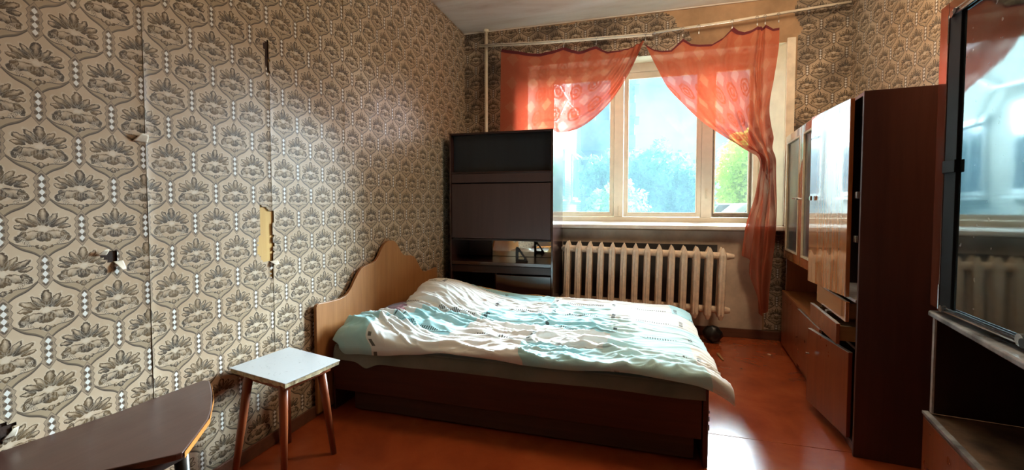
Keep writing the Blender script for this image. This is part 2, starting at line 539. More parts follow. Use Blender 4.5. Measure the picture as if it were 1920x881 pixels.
fl = tag(MB().box(L - .2, RX + .2, REAR - .2, W + .3, -.2, -.006).build('floor', FLOOR), 'red-brown painted floor of large boards', 'floor', kind='structure')
ys = [REAR, -.134, 1.086, 2.306, 3.526, W]
xs = [L, -.62, 1.2, RX]
for i in range(len(ys) - 1):
    xx = xs if i % 2 else [L, .3, RX]
    for j in range(len(xx) - 1):
        box('floor_board', FLOOR, fl, xx[j] + .001, xx[j + 1] - .001, ys[i] + .0015, ys[i + 1] - .0015, -.0055, 0, .0015)

wl = tag(MB().box(L - .2, L - .004, REAR - .2, W + WT + .1, -.2, H + .2).build('wall_left', OLDPAPER), 'left wall covered in brown damask wallpaper', 'wall', kind='structure')
def in_poly(y, z, poly):
    c = False; n = len(poly)
    for i in range(n):
        (y1, z1), (y2, z2) = poly[i], poly[(i + 1) % n]
        if (z1 > z) != (z2 > z) and y < (y2 - y1) * (z - z1) / (z2 - z1) + y1: c = not c
    return c
TEARS = [
    [(1.585, 1.15), (1.66, 1.12), (1.655, .88), (1.60, .885), (1.568, .93), (1.572, 1.0), (1.582, 1.01)],     # yellow patch
    [(.958, .985), (.985, 1.005), (1.005, .985), (1.018, .962), (.985, .962)],                                # small hole
    [(1.625, 1.90), (1.655, 1.94), (1.655, 1.77), (1.636, 1.79)],                                             # slit at the seam top
    [(.715, .545), (.75, .535), (.735, .50), (.70, .485), (.66, .47), (.66, .51)],                                # tear behind the low table
    [(1.632, .83), (1.655, .86), (1.655, .77)],
]
seams = [-1.62, -1.076, -.53, .015, .561, 1.107, 1.652, 2.197, 2.742, 3.287, 3.832, W]
for i in range(len(seams) - 1):
    y0, y1 = seams[i] + .0012, seams[i + 1] - .0012
    if y1 < -.2:
        continue
    fine = .3 < y0 < 2.0
    nu = max(6, int((y1 - y0) / (.0095 if fine else .03))); nv = 300 if fine else 60
    lift = {4: .006, 5: .005, 6: .0035}.get(i, .0015)
    def f(u, v, y0=y0, y1=y1, lift=lift):
        y, z = y0 + (y1 - y0) * u, .004 + (H - .008) * v
        e = min(u, 1 - u) * (y1 - y0)
        wv = mnoise.noise(Vector((y * 3, z * 1.2, 1.7))) * .0022
        ex = lift * math.exp(-e / .012) * (.55 + .9 * mnoise.noise(Vector((u * 3, z * 2.3, 5))))
        return (L + .002 + max(0, wv) + max(0, ex), y + .003 * mnoise.noise(Vector((9, z * 1.7, 3))) * (1 if 0 < u < 1 else .4), z)
    def skip(u, v, y0=y0, y1=y1):
        y, z = y0 + (y1 - y0) * u, H * v
        j = .006 * mnoise.noise(Vector((y * 60, z * 60, 2)))
        return any(in_poly(y + j, z + j, t) for t in TEARS)
    grid('wallpaper_strip', f, nu, nv, WP_L, wl, skip=skip if fine else None)
DARKHOLE = plain('dark_hole_plaster', (.035, .015, .008), .9, .3, 30, .4)
for y0, y1, z0, z1 in ((.95, 1.025, .955, 1.01), (1.622, 1.655, 1.76, 1.945), (.65, .76, .46, .55)):
    box('exposed_plaster', DARKHOLE, wl, L - .0039, L - .003, y0, y1, z0, z1, 0)
def curl(yc, zc, ln, wd, up, mat):
    def f(u, v):
        a = u * 2.0
        return (L + .004 + .018 * math.sin(a) * (1 - .3 * v), yc + wd * (v - .5) * (1 - u * .6) + .01 * u, zc + up * ln * math.sin(a * .7))
    return grid('paper_curl', f, 8, 6, mat, wl, thick=.0006)
PAPERBACK = plain('paper_back', (.62, .55, .44), .7, .15, 30)
curl(1.012, .962, .03, .03, -1, PAPERBACK)
curl(.965, .985, .02, .03, 1, PAPERBACK)
curl(1.655, .882, .02, .05, -1, PAPERBACK)
curl(.735, .50, .03, .03, 1, PAPERBACK)
curl(1.09, 1.37, .03, .05, 1, PAPERBACK)

wr = tag(MB().box(RX, RX + .2, REAR - .2, W + WT + .1, -.2, H + .2).build('wall_right', PLASTER), 'right wall in brown damask wallpaper behind the cabinets', 'wall', kind='structure')
sr = [REAR, -.9, -.36, .18, .725, 1.27, 1.815, 2.36, 2.905, 3.45, W - .002]
for i in range(len(sr) - 1):
    def f(u, v, y0=sr[i] + .001, y1=sr[i + 1] - .001):
        y, z = y0 + (y1 - y0) * u, .004 + (H - .008) * v
        return (RX - .002 - .0015 * max(0, mnoise.noise(Vector((y * 3, z, 4)))), y, z)
    grid('wallpaper_strip', f, 8, 24, WP_R, wr)

# window wall, built as the four masses round the splayed opening
mb = MB()
yb = W + WT
def ring_quad(zb, zt, xa, xb, fa, fb): pass
mb.box(L - .2, FX0, FY, yb, -.2, H + .2)
mb.box(FX1, RX + .2, FY, yb, -.2, H + .2)
mb.box(FX0, FX1, FY, yb, WZ1 + .05, H + .2)
mb.box(FX0, FX1, FY, yb, -.2, WZ0 - .01)
mb.hexa([(L - .2, W, -.2), (WX0, W, -.2), (FX0, FY, -.2), (L - .2, FY, -.2)], [(L - .2, W, H + .2), (WX0, W, H + .2), (FX0, FY, H + .2), (L - .2, FY, H + .2)])
mb.hexa([(WX1, W, -.2), (RX + .2, W, -.2), (RX + .2, FY, -.2), (FX1, FY, -.2)], [(WX1, W, H + .2), (RX + .2, W, H + .2), (RX + .2, FY, H + .2), (FX1, FY, H + .2)])
mb.hexa([(WX0, W, WZ1), (WX1, W, WZ1), (FX1, FY, WZ1 + .05), (FX0, FY, WZ1 + .05)], [(WX0, W, H + .2), (WX1, W, H + .2), (FX1, FY, H + .2), (FX0, FY, H + .2)])
mb.hexa([(WX0, W, -.2), (WX1, W, -.2), (FX1, FY, -.2), (FX0, FY, -.2)], [(WX0, W, WZ0 - .01), (WX1, W, WZ0 - .01), (FX1, FY, WZ0 - .01), (FX0, FY, WZ0 - .01)])
wb = tag(mb.build('wall_back', PLASTER), 'window wall with patches of bare plaster and torn wallpaper', 'wall', kind='structure')
# reveal linings
rv = MB()
e = .004
rv.hexa([(WX1 - e, W + .002, WZ0), (WX1, W + .002, WZ0), (FX1, FY, WZ0), (FX1 - e, FY, WZ0)], [(WX1 - e, W + .002, WZ1), (WX1, W + .002, WZ1), (FX1, FY, WZ1 + .05), (FX1 - e, FY, WZ1 + .05)])
rv.build('reveal_right', REVEAL, wb)
rv = MB(); rv.hexa([(WX0, W + .002, WZ0), (WX0 + e, W + .002, WZ0), (FX0 + e, FY, WZ0), (FX0, FY, WZ0)], [(WX0, W + .002, WZ1), (WX0 + e, W + .002, WZ1), (FX0 + e, FY, WZ1 + .05), (FX0, FY, WZ1 + .05)])
rv.build('reveal_left', REVEAL, wb)
rv = MB(); rv.hexa([(WX0, W + .002, WZ1 - e), (WX1, W + .002, WZ1 - e), (FX1, FY, WZ1 + .05 - e), (FX0, FY, WZ1 + .05 - e)], [(WX0, W + .002, WZ1), (WX1, W + .002, WZ1), (FX1, FY, WZ1 + .05), (FX0, FY, WZ1 + .05)])
rv.build('reveal_top', REVEAL, wb)
# wall painted below the sill
box('sill_wall_paint', SILLWALL, wb, -1.0, 1.06, W - .003, W - .0005, .075, WZ0 - .02, 0)
box('gap_shade_panel', plain('radiator_gap_shade', (.05, .046, .045), .85, .3, 5, .2), wb, -.66, .70, W - .0038, W - .0031, .20, .80, 0)  # dark panel: shade between the radiator columns, put into the colour
# wallpaper pieces with torn edges
def wp_piece(poly, name='wallpaper_piece', mat=WP_F):
    x0 = min(p[0] for p in poly); x1 = max(p[0] for p in poly); z0 = min(p[1] for p in poly); z1 = max(p[1] for p in poly)
    nu, nv = int((x1 - x0) / .012) + 1, int((z1 - z0) / .012) + 1
    def sk(u, v):
        x, z = x0 + (x1 - x0) * u, z0 + (z1 - z0) * v
        j = .012 * mnoise.noise(Vector((x * 25, z * 25, 1)))
        return not in_poly(x + j, z + j, poly)
    return grid(name, lambda u, v: (x0 + (x1 - x0) * u, W - .005 - .002 * max(0, mnoise.noise(Vector((u * 5, v * 5, 0)))), z0 + (z1 - z0) * v), nu, nv, mat, wb, skip=sk)
wp_piece([(L - .02, -.02), (WX0 + .01, -.02), (WX0 + .01, H + .02), (L - .02, H + .02)])
wp_piece([(WX0, 2.49), (.36, 2.49), (.47, 2.60), (.44, 2.66), (.34, 2.72), (.33, 2.80), (.22, 2.86), (.0, 2.852), (-.3, 2.86), (-.7, 2.85), (WX0, 2.87)])
wp_piece([(1.262, .09), (RX + .02, .09), (RX + .02, H + .02), (1.30, H + .02), (1.24, 2.74), (1.31, 2.60), (1.275, 2.52), (1.27, 2.2), (1.262, 1.2)])
wp_piece([(1.075, .085), (1.262, .085), (1.262, .93), (1.075, .93)])
box('reveal_casing', WHITEP, wb, WX1 - .002, WX1 + .062, W - .016, W - .001, .98, 2.53, .003)

tag(MB().box(L - .2, RX + .2, REAR - .2, REAR, -.2, H + .2).build('wall_front', WP_F), 'wall behind the camera in brown wallpaper', 'wall', kind='structure')
ce = tag(MB().box(L - .2, RX + .2, REAR - .2, W + WT, H, H + .2).build('ceiling', CEIL), 'stained whitewashed ceiling', 'ceiling', kind='structure')
tag(MB().box(L, RX, W - .016, W - .004, H - .012, H - .001).build('trim_1', CEIL, None, .004), 'thin plaster line where window wall meets ceiling', 'trim', kind='structure')
tag(box('baseboard_back', BASEB, None, L + .02, RX - .01, W - .022, W - .007, .001, .078, .004), 'brown skirting board along the window wall', 'baseboard', kind='structure')
tag(box('baseboard_left', BASEB, None, L + .014, L + .026, REAR + .01, W - .03, .001, .065, .004), 'brown skirting board along the left wall', 'baseboard', kind='structure')
tag(box('baseboard_right', BASEB, None, RX - .02, RX - .006, REAR + .01, W - .03, .001, .07, .004), 'brown skirting board along the right wall', 'baseboard', kind='structure')

# ------------------------------------------------------------------ window
win = empty('window_1', (0, FY, WZ0), 'three-light wooden window with cream painted frame', 'window', kind='structure')
def wb_(name, x0, x1, y0, y1, z0, z1, mat=SASHP, bev=.004, parent=win):
    return box(name, mat, parent, x0, x1, y0 - FY, y1 - FY, z0 - WZ0, z1 - WZ0, bev)
ZB, ZT = 1.0, 2.46
f0, f1 = FX0 + .005, FX1 - .004
wb_('frame_bottom', f0, f1, FY + .001, FY + .09, WZ0 + .002, ZB + .03)
wb_('frame_top', f0, f1, FY + .001, FY + .09, ZT, WZ1 + .048)
wb_('frame_side', f0, f0 + .05, FY + .001, FY + .09, ZB + .031, ZT - .001)
wb_('frame_side', f1 - .045, f1, FY + .001, FY + .09, ZB + .031, ZT - .001)
M1 = (-.205, -.115); M2 = (.61, .705)
wb_('mullion', M1[0], M1[1], FY + .001, FY + .09, ZB + .031, ZT - .001)
wb_('mullion', M2[0], M2[1], FY + .001, FY + .09, ZB + .031, ZT - .001)
def sash(x0, x1, rail, stile, gm, ybase, mat=SASHP, bottom=None):
    z0, z1 = ZB + .033, ZT - .003
    b = bottom or rail
    m = MB()
    y0, y1 = ybase - FY, ybase + .04 - FY
    m.box(x0, x0 + stile, y0, y1, z0 - WZ0, z1 - WZ0); m.box(x1 - stile, x1, y0, y1, z0 - WZ0, z1 - WZ0)
    m.box(x0 + stile, x1 - stile, y0, y1, z0 - WZ0, z0 + b - WZ0); m.box(x0 + stile, x1 - stile, y0, y1, z1 - rail - WZ0, z1 - WZ0)
    s = m.build('sash', mat, win, .003)
    MB().box(x0 + stile - .004, x1 - stile + .004, ybase + .018 - FY, ybase + .022 - FY, z0 + b - .004 - WZ0, z1 - rail + .004 - WZ0).build('pane', gm, s)
    bm = MB()
    bw = .012
    ya, yb2 = y0 - .004, y0 + .014
    X0, X1_, Z0, Z1 = x0 + stile, x1 - stile, z0 + b - WZ0, z1 - rail - WZ0
    for q in ((X0, X0 + bw, Z0, Z1), (X1_ - bw, X1_, Z0, Z1), (X0 + bw, X1_ - bw, Z0, Z0 + bw), (X0 + bw, X1_ - bw, Z1 - bw, Z1)):
        bm.box(q[0], q[1], ya, yb2, q[2], q[3])
    bm.build('glazing_bead', SASHP, s, .003)
    return s
sash(f0 + .052, M1[0] - .002, .035, .03, GLASS_HAZY, FY + .03)
sash(M1[1] + .002, M2[0] - .002, .05, .035, GLASS_HAZY, FY + .005, bottom=.032)
GREYW = plain('weathered_grey_sash', (.28, .22, .17), .6, .2, 20, .2)
sash(M2[1] + .002, f1 - .047, .035, .018, GLASS_CLEAR, FY + .045, GREYW)
lt_ = MB().box(.645, .665, -.012, .0, .27, .37).tube([(.655, -.012, .34), (.655, -.035, .34), (.655, -.04, .29)], .006, 8)
lt_.build('latch', WHITEP, win, .002)
MB().box(-.165, -.150, -.01, 0, .10, .20).build('latch', WHITEP, win, .002)
sl = MB()
sl.hexa([(WX0 - .04, W - .12, .935), (WX1 + .06, W - .12, .935), (WX1 + .06, W - .003, .935), (WX0 - .04, W - .003, .935)],
        [(WX0 - .04, W - .12, .972), (WX1 + .06, W - .12, .972), (WX1 + .06, W - .003, .972), (WX0 - .04, W - .003, .972)])
o = sl.build('window_sill', SILLP, None, .01, seg=3)
tag(o, 'thick white painted sill board under the window', 'window sill', kind='structure')
sl = MB(); sl.hexa([(WX0 + .008, W, .942), (WX1 - .008, W, .942), (FX1 - .008, FY - .001, .942), (FX0 + .008, FY - .001, .942)],
                   [(WX0 + .008, W, .975), (WX1 - .008, W, .975), (FX1 - .008, FY - .001, .985), (FX0 + .008, FY - .001, .985)])
sl.build('sill_board', SILLP, o, 0)

# ------------------------------------------------------------------ pipe and curtain rod
o = MB().tube([(-1.425, W - .05, .02), (-1.425, W - .05, 1.5), (-1.423, W - .05, H - .005)], .0165, 14).build('heating_pipe', WHITEP, smooth=True)
tag(o, 'thin cream painted riser pipe in the corner by the curtain', 'pipe')
MB().tube([(-1.425, W - .05, H - .03), (-1.425, W - .05, H - .004)], .03, 14).build('ceiling_collar', WHITEP, o)
RODP = [(-1.47, 3.97, 2.700), (-.9, 3.97, 2.668), (.13, 3.97, 2.638), (.8, 3.97, 2.668), (1.6, 3.97, 2.715)]
rod = empty('curtain_rod', (0, 3.97, 2.66), 'thin wooden curtain rod with wires running across above the window', 'curtain rod')
def rel(pts, dz=0, dy=0): return [(x, y - 3.97 + dy, z - 2.66 + dz) for x, y, z in pts]
MB().tube(rel([RODP[0], RODP[1], RODP[2]], .0, .012), .014, 10).build('rod_pole', WHITEP, rod, smooth=True)
MB().tube(rel([RODP[2], RODP[3], RODP[4]], .012, .012), .010, 10).build('rod_pole', WHITEP, rod, smooth=True)
MB().tube(rel(RODP, -.006, -.012), .0022, 6).build('wire', CHROME, rod, smooth=True)
for x, z in ((-1.30, 2.70), (.15, 2.64), (1.5, 2.705)):
    MB().box(x - .008, x + .008, .0, W - .006 - 3.97, z - .012 - 2.66, z + .012 - 2.66).build('bracket', CHROME, rod, .002)

hooks = [(-1.24, 2.69, 'at the left end of the left curtain'), (-.642, 2.655, 'holding the middle of the left curtain'), (-.348, 2.648, 'right of the middle of the left curtain'),
         (.075, 2.638, 'at the gap between the two curtains'), (.377, 2.648, 'on the left part of the right curtain'), (.504, 2.655, 'hanging loose with nothing on it'),
         (.758, 2.667, 'at the tall peak of the right curtain'), (.943, 2.674, 'before the bunched end of the right curtain'), (1.0, 2.677, 'in the bunched folds of the right curtain'), (1.097, 2.681, 'at the right end of the right curtain')]
def hook_mesh():
    m = MB()
    m.tube([(.011 * math.cos(a), 0, .011 * math.sin(a)) for a in [2 * math.pi * k / 14 for k in range(15)]], .0018, 6, False)
    m.tube([(0, 0, -.011), (.002, -.002, -.03), (0, -.003, -.055), (-.004, -.004, -.06)], .0018, 6)
    m.box(-.004, .004, -.006, .0, -.068, -.05)
    return m
h0 = None
for x, z, txt in hooks:
    if h0 is None:
        o = hook_mesh().build('curtain_hook', CHROME); h0 = o
    else:
        o = h0.copy(); COL.objects.link(o)
    o.location = (x, 3.958, z + .002)
    tag(o, 'small wire curtain hook ' + txt, 'hook', 'curtain hooks on the rod')

# ------------------------------------------------------------------ curtains
LCT = [(-1.243, 2.640), (-1.10, 2.60), (-1.0, 2.576), (-.849, 2.556), (-.74, 2.565), (-.64, 2.598), (-.56, 2.555), (-.504, 2.542), (-.43, 2.55), (-.347, 2.568), (-.25, 2.515), (-.151, 2.508), (-.05, 2.53), (.051, 2.566)]
LCB = [(-1.25, 1.80), (-1.106, 1.80), (-.98, 1.802), (-.90, 1.806), (-.771, 1.825), (-.622, 1.814), (-.475, 1.85), (-.333, 1.944), (-.193, 2.086), (-.058, 2.296), (.060, 2.553)]
def lc(u, v):
    tx, tz = pl(LCT, u)
    bx, bz = smooth_pl(LCB, u)
    Ln = math.hypot(bx - tx, bz - tz)
    d = (1 - v) * Ln
    x = tx + (bx - tx) * v; z = tz + (bz - tz) * v
    k = sstep(.2, .75, u)
    # thick rolled folds that follow the gathered lower edge
    y = 3.945 - .030 * k * math.cos(d / .085 * 2 * math.pi) * math.exp(-d / .16) + .012 * math.sin(u * 30) * v * (1 - v) * 2
    y += .012 * math.sin(u * 2 * math.pi * 5.5 + 1) * (1 - v) ** 2 - .02 * k * math.exp(-d / .1)
    dl = math.hypot(x + .80, (z - 1.86) * 1.6)      # crumpled lump where the cloth is tucked in behind the bookcase
    y += -.02 * math.exp(-(dl / .12) ** 2) * math.sin((z - 1.8) * 60)
    y += .004 * mnoise.noise(Vector((u * 12, v * 9, 3)))
    return (x, y, z)
o = grid('curtain', lc, 150, 90, CURTAIN, uv=lambda u, v: (u * 1.32, v * .85))
tag(o, 'orange-red lace curtain pulled up to the left above the bookcase', 'curtain', 'orange curtains')
# right one: gathered at waist height, then a hanging tail
RCT = [(.072, 2.54), (.14, 2.49), (.206, 2.468), (.284, 2.465), (.377, 2.55), (.44, 2.505), (.504, 2.492), (.607, 2.486), (.69, 2.53), (.758, 2.597), (.80, 2.57), (.846, 2.557), (.90, 2.57), (.943, 2.594), (.975, 2.572), (.997, 2.596), (1.05, 2.56), (1.097, 2.565)]
RCL = [(.072, 2.525), (.173, 2.322), (.262, 2.156), (.406, 1.988), (.534, 1.854), (.66, 1.75), (.783, 1.652), (.876, 1.60), (.945, 1.54), (.958, 1.388), (.939, 1.204), (.888, .991), (.865, .724), (.872, .598), (.905, .42), (.955, .25)]
RCR = [(1.097, 2.56), (1.097, 2.42), (1.085, 2.30), (1.068, 2.17), (1.047, 2.033), (1.035, 1.90), (1.041, 1.776), (1.05, 1.68), (1.035, 1.58), (1.066, 1.46), (1.09, 1.255), (1.109, 1.081), (1.11, .863), (1.09, .68), (1.065, .48), (1.045, .25)]
def rc_end(u):
    return pl([(.80,), (.815,), (.83,), (.90,), (.985,), (1.0,), (1.0,), (.99,), (.97,), (.955,), (.93,)], u)[0]
def rc(u, v):
    ve = v * rc_end(u)
    lx, lz = smooth_pl(RCL, ve); rx, rz = smooth_pl(RCR, ve)
    g = u
    tail = sstep(.42, .6, ve)
    g = u * (1 - tail) + tail * (u + .05 * math.sin(u * 6 * math.pi))
    x = lx + (rx - lx) * g
    sag = sstep(0, .3, ve) * (1 - sstep(.45, .58, ve))
    z = lz + (rz - lz) * g - .05 * sag * math.sin(u * math.pi)
    tx, tz = pl(RCT, u)
    w = max(0., 1 - ve / .16) ** 2
    x += (tx - (RCL[0][0] + (RCR[0][0] - RCL[0][0]) * u)) * w
    z += (tz - (RCL[0][1] + (RCR[0][1] - RCL[0][1]) * u)) * w
    wd = abs(rx - lx)
    amp = .008 + .055 * (1 - sstep(.1, .75, wd)) * sstep(.08, .4, ve)
    knot = math.exp(-((ve - .56) / .04) ** 2)
    y = 3.925 + amp * math.sin(u * 2 * math.pi * 3.0 + 2.2 * ve * 4 + .6) + .3 * amp * math.sin(u * 2 * math.pi * 7 + 9 * ve)
    # sharp pleats below the bunched hooks
    y += -.018 * math.exp(-((u - .80 - .05 * ve) / .012) ** 2) * (1 - sstep(.3, .6, ve)) + .02 * math.exp(-((u - .86) / .014) ** 2) * (1 - sstep(.35, .6, ve))
    y += -.016 * math.exp(-((u - .52 - .25 * ve) / .03) ** 2) * (1 - sstep(.4, .6, ve))
    y -= .03 * knot + .035 * tail * (ve > .45)
    y += .006 * mnoise.noise(Vector((u * 10, ve * 16, 7)))
    # the gathered waist is twisted
    x += .014 * knot * math.sin(u * 9)
    return (x, min(y, 3.958), z)
o = grid('curtain', rc, 170, 240, CURTAIN, uv=lambda u, v: (u * 1.3, v * 2.3))
tag(o, 'orange-red lace curtain bunched at the right with a long hanging tail', 'curtain', 'orange curtains')

# ------------------------------------------------------------------ radiator
NR = 14
rad = empty('radiator', (-.638, 3.875, .222), 'beige cast-iron sectional radiator under the window', 'radiator')
rad.rotation_euler = (0, R(1.3), 0)
def section():
    m = MB()
    pitch = .098
    for yy in (-.055, .042):         # two columns
        prof = [(-.020, yy - .030), (.020, yy - .030), (.027, yy - .012), (.022, yy + .024), (-.022, yy + .024), (-.027, yy - .012)]
        m.hexa([(x, y, .05) for x, y in prof], [(x, y, .555) for x, y in prof])
        m.hexa([(x * .45, yy + (y - yy) * .6, .012) for x, y in prof], [(x, y, .05) for x, y in prof])
        m.hexa([(x, y, .555) for x, y in prof], [(x * .15, yy + (y - yy) * .6, .606) for x, y in prof])
    # front rib
    m.hexa([(-.004, -.092, .06), (.004, -.092, .06), (.007, -.084, .06), (-.007, -.084, .06)], [(-.004, -.092, .55), (.004, -.092, .55), (.007, -.084, .55), (-.007, -.084, .55)])
    m.tube([(-.049, 0, .085), (.049, 0, .085)], .03, 12)
    m.tube([(-.049, 0, .535), (.049, 0, .535)], .03, 12)
    m.box(-.02, .02, -.04, .03, .07, .10)
    m.box(-.02, .02, -.04, .03, .52, .55)
    return m
s0 = section().build('section', RADP, rad, .0025)
s0.location = (.049, 0, 0)
for k in range(1, NR):
    c = s0.copy(); COL.objects.link(c); c.parent = rad; c.location = (.049 + .098 * k, 0, 0)
MB().tube([(NR * .098, 0, .535), (NR * .098 + .045, 0, .535)], [.028, .018], 12).build('end_plug', RADP, rad)
MB().tube([(NR * .098, 0, .085), (NR * .098 + .03, 0, .085)], [.03, .022], 12).build('end_plug', RADP, rad)
MB().tube([(0, 0, .535), (-.012, 0, .535)], .014, 10).build('supply_pipe', RADP, rad, smooth=True)
MB().tube([(0, 0, .085), (-.012, 0, .085)], .014, 10).build('supply_pipe', RADP, rad, smooth=True)
for x in (.25, 1.1):
    MB().box(x - .01, x + .01, .03, W - .004 - 3.875, .50, .515).build('bracket', RADP, rad)
def blob(u, v):
    a, b = u * 2 * math.pi, v * math.pi
    r = 1 + .22 * mnoise.noise(Vector((math.cos(a) * math.sin(b) * 2, math.sin(a) * math.sin(b) * 2, math.cos(b) * 2)))
    return (.64 + .075 * r * math.cos(a) * math.sin(b), 3.86 + .06 * r * math.sin(a) * math.sin(b), .075 - .075 * r * math.cos(b) * .93)
o = grid('black_clump', blob, 28, 16, BLACK)  # plain black lump by the radiator end, not identified further
tag(o, 'small black bundle on the floor under the end of the radiator', 'clump')

# ------------------------------------------------------------------ bookcase by the window
bk = empty('bookcase', (-1.589, 3.52, 0), 'tall dark brown shelving unit with mirror niche between bed and window', 'bookcase')
BW, BD, BH = .935, .50, 1.782
LAVW = wood('dim_brown_door', (.06, .032, .028), (.045, .024, .021), .4, 'z')
box('side_panel', DARKWS, bk, 0, .016, 0, BD, .0, BH)
box('side_panel', DARKWS, bk, BW - .016, BW, 0, BD, .0, BH)
box('top_panel', DARKW, bk, .0165, BW - .0165, .002, BD, BH - .016, BH - .0005)
BLUEB = wood('blue_black_back_board', (.012, .017, .022), (.008, .011, .015), .35, 'z')
box('back_panel', BLUEB, bk, .0165, BW - .0165, BD - .012, BD - .006, .06, BH - .017, 0)
box('shelf', RAWEDGE if False else DARKW, bk, .0165, BW - .0165, .01, BD - .013, 1.425, 1.440)
box('recessed_panel', BLUEB, bk, .0165, BW - .0165, .06, .07, 1.441, BH - .017)
box('fascia', LAVW, bk, .0165, BW - .0165, .014, .026, 1.346, 1.424)
box('door', LAVW, bk, .02, BW - .02, .004, .02, .858, 1.335)
box('shelf', DARKW, bk, .0165, BW - .0165, .02, BD - .013, .838, .852)
box('mirror', MIRROR, bk, .25, BW - .0175, BD - .05, BD - .044, .655, .836, 0)
box('niche_panel', LAVW, bk, .0165, .248, BD - .07, BD - .055, .655, .836)
box('shelf', DARKWS, bk, .0165, BW - .0165, .0, BD - .013, .622, .652)
box('rail', DARKW, bk, .0165, BW - .0165, .01, .03, .555, .618)
box('divider', DARKW, bk, .42, .436, .012, BD - .013, .06, .553)
dr = box('drawer', DARKWS, bk, .44, BW - .018, -.012, .006, .335, .545)
box('drawer', DARKWS, bk, .44, BW - .018, .0, .016, .07, .33)
box('shelf', DARKW, bk, .0165, .419, .02, BD - .013, .30, .315)
box('plinth', DARKW, bk, .0165, BW - .0165, .03, .045, .0, .055)
# black triangular ring standing in the niche
m = MB()
outer = [(-.055, 0), (.058, 0), (.05, .012), (-.03, .125), (-.048, .13), (-.055, .118)]
inner = [(-.032, .022), (.018, .02), (.022, .03), (-.018, .085), (-.030, .088), (-.034, .075)]
n = 6
v = [(x, 0, z) for x, z in outer] + [(x, 0, z) for x, z in inner] + [(x, .022, z) for x, z in outer] + [(x, .022, z) for x, z in inner]
f = []
for i in range(n):
    j = (i + 1) % n
    f += [(i, j, n + j, n + i), (2 * n + i, 3 * n + i, 3 * n + j, 2 * n + j), (i, 2 * n + i, 2 * n + j, j), (n + i, n + j, 3 * n + j, 3 * n + i)]
m.add(v, f)
o = m.build('triangular_holder', BLACK, None, .003, loc=(-.945, 3.60, .653))
tag(o, 'small black triangular ring standing in the mirror niche of the bookcase', 'holder')

# ------------------------------------------------------------------ bed
bed = empty('bed', (-1.63, 2.62, 0), 'low double bed with wavy oak-coloured headboard and red-brown base', 'bed')
def bb(name, mat, x0, x1, y0, y1, z0, z1, bev=.003): return box(name, mat, bed, x0 + 1.63, x1 + 1.63, y0 - 2.62, y1 - 2.62, z0, z1, bev)
hp = [(1.894, .600), (1.90, .612), (1.915, .617), (2.008, .610), (2.081, .607), (2.125, .612), (2.153, .622), (2.19, .65), (2.22, .686), (2.26, .73), (2.29, .753), (2.32, .763), (2.358, .770), (2.41, .775), (2.446, .783), (2.475, .804), (2.497, .831), (2.525, .864), (2.555, .888), (2.585, .899), (2.622, .903)]
prof = hp + [(2 * 2.622 - y, z) for y, z in reversed(hp[:-1])]
m = MB(); n = len(prof)
for x in (-.031, -.013):
    m.v += [(x + .01, y - 2.62, z) for y, z in prof] + [(x + .01, prof[-1][0] - 2.62, .02), (x + .01, prof[0][0] - 2.62, .02)]
k = n + 2
m.f = [tuple(range(k)), tuple(range(2 * k - 1, k - 1, -1))] + [(i, (i + 1) % k, k + (i + 1) % k, k + i) for i in range(k)]
m.build('headboard', BEDW, bed, .002)
bb('headboard_edge', DARKW, -1.672 + .029, -1.643, 1.90, 3.34, .02, .55, 0) if False else None
BX1 = .318
bb('side_rail', BEDR, -1.605, BX1 - .024, 2.0, 2.02, .118, .312)
bb('side_rail', BEDR, -1.605, BX1 - .024, 3.24, 3.26, .118, .312)
bb('drawer_front', BEDD, -1.50, BX1 - .052, 2.030, 2.046, .010, .114)
bb('foot_panel', BEDR, BX1 - .022, BX1, 1.99, 3.27, .0, .37)
bb('head_panel', BEDR, -1.618, -1.606, 2.0, 3.26, .0, .33)
bb('bed_base', BEDD, -1.604, BX1 - .024, 2.022, 3.238, .14, .16)
bb('support_leg', BEDD, -.7, -.66, 2.6, 2.64, .0, .138)
# bits of chipped edge banding at the foot panel
for z0, h in ((.21, .02), (.17, .025), (.245, .012)):
    bb('chipped_edge', RAWEDGE, BX1 - .001, BX1 + .004, 1.988, 1.996, z0, z0 + h, .001)
mt = MB().box(-1.60, BX1 - .026, 2.024, 3.236, .165, .365).build('mattress', plain('mattress_ticking', (.35, .32, .28), .9), None, .03, seg=3)
tag(mt, 'thick mattress lying in the bed frame under the sheet', 'mattress')
def sheet_fn(u, v):
    x = -1.602 + (BX1 - .012 + 1.602) * u
    # v: 0 = front hem, then up and over the mattress to the back
    pts = [(1.988, .303), (1.986, .32), (1.989, .345), (1.998, .362), (2.03, .371), (2.3, .372), (2.8, .372), (3.2, .372)]
    y, z = smooth_pl(pts, v)
    if v < .3:
        k = 1 - v / .3
        z -= k * (.010 * (1 - u) + .008 * mnoise.noise(Vector((x * 3, 0, 0))))
        fl_ = math.exp(-((x + 1.39) / .05) ** 2)
        z -= k * .028 * fl_
        y -= .006 * abs(math.sin(x * 9 + 2 * mnoise.noise(Vector((x * 2, 1, 1))))) * k + .012 * fl_ * k
    return (x, y, z)
SHEET = fabric('grey_green_sheet', (.30, .32, .27), lambda m: m.ramp(m.noise(m.coord(), 4, 4), [(.35, (.14, .155, .135)), (.65, (.22, .23, .20))])).mat
o = grid('bed_sheet', sheet_fn, 120, 42, SHEET, thick=.002)
tag(o, 'grey-green bed sheet hanging over the front rail beneath the duvet', 'sheet')

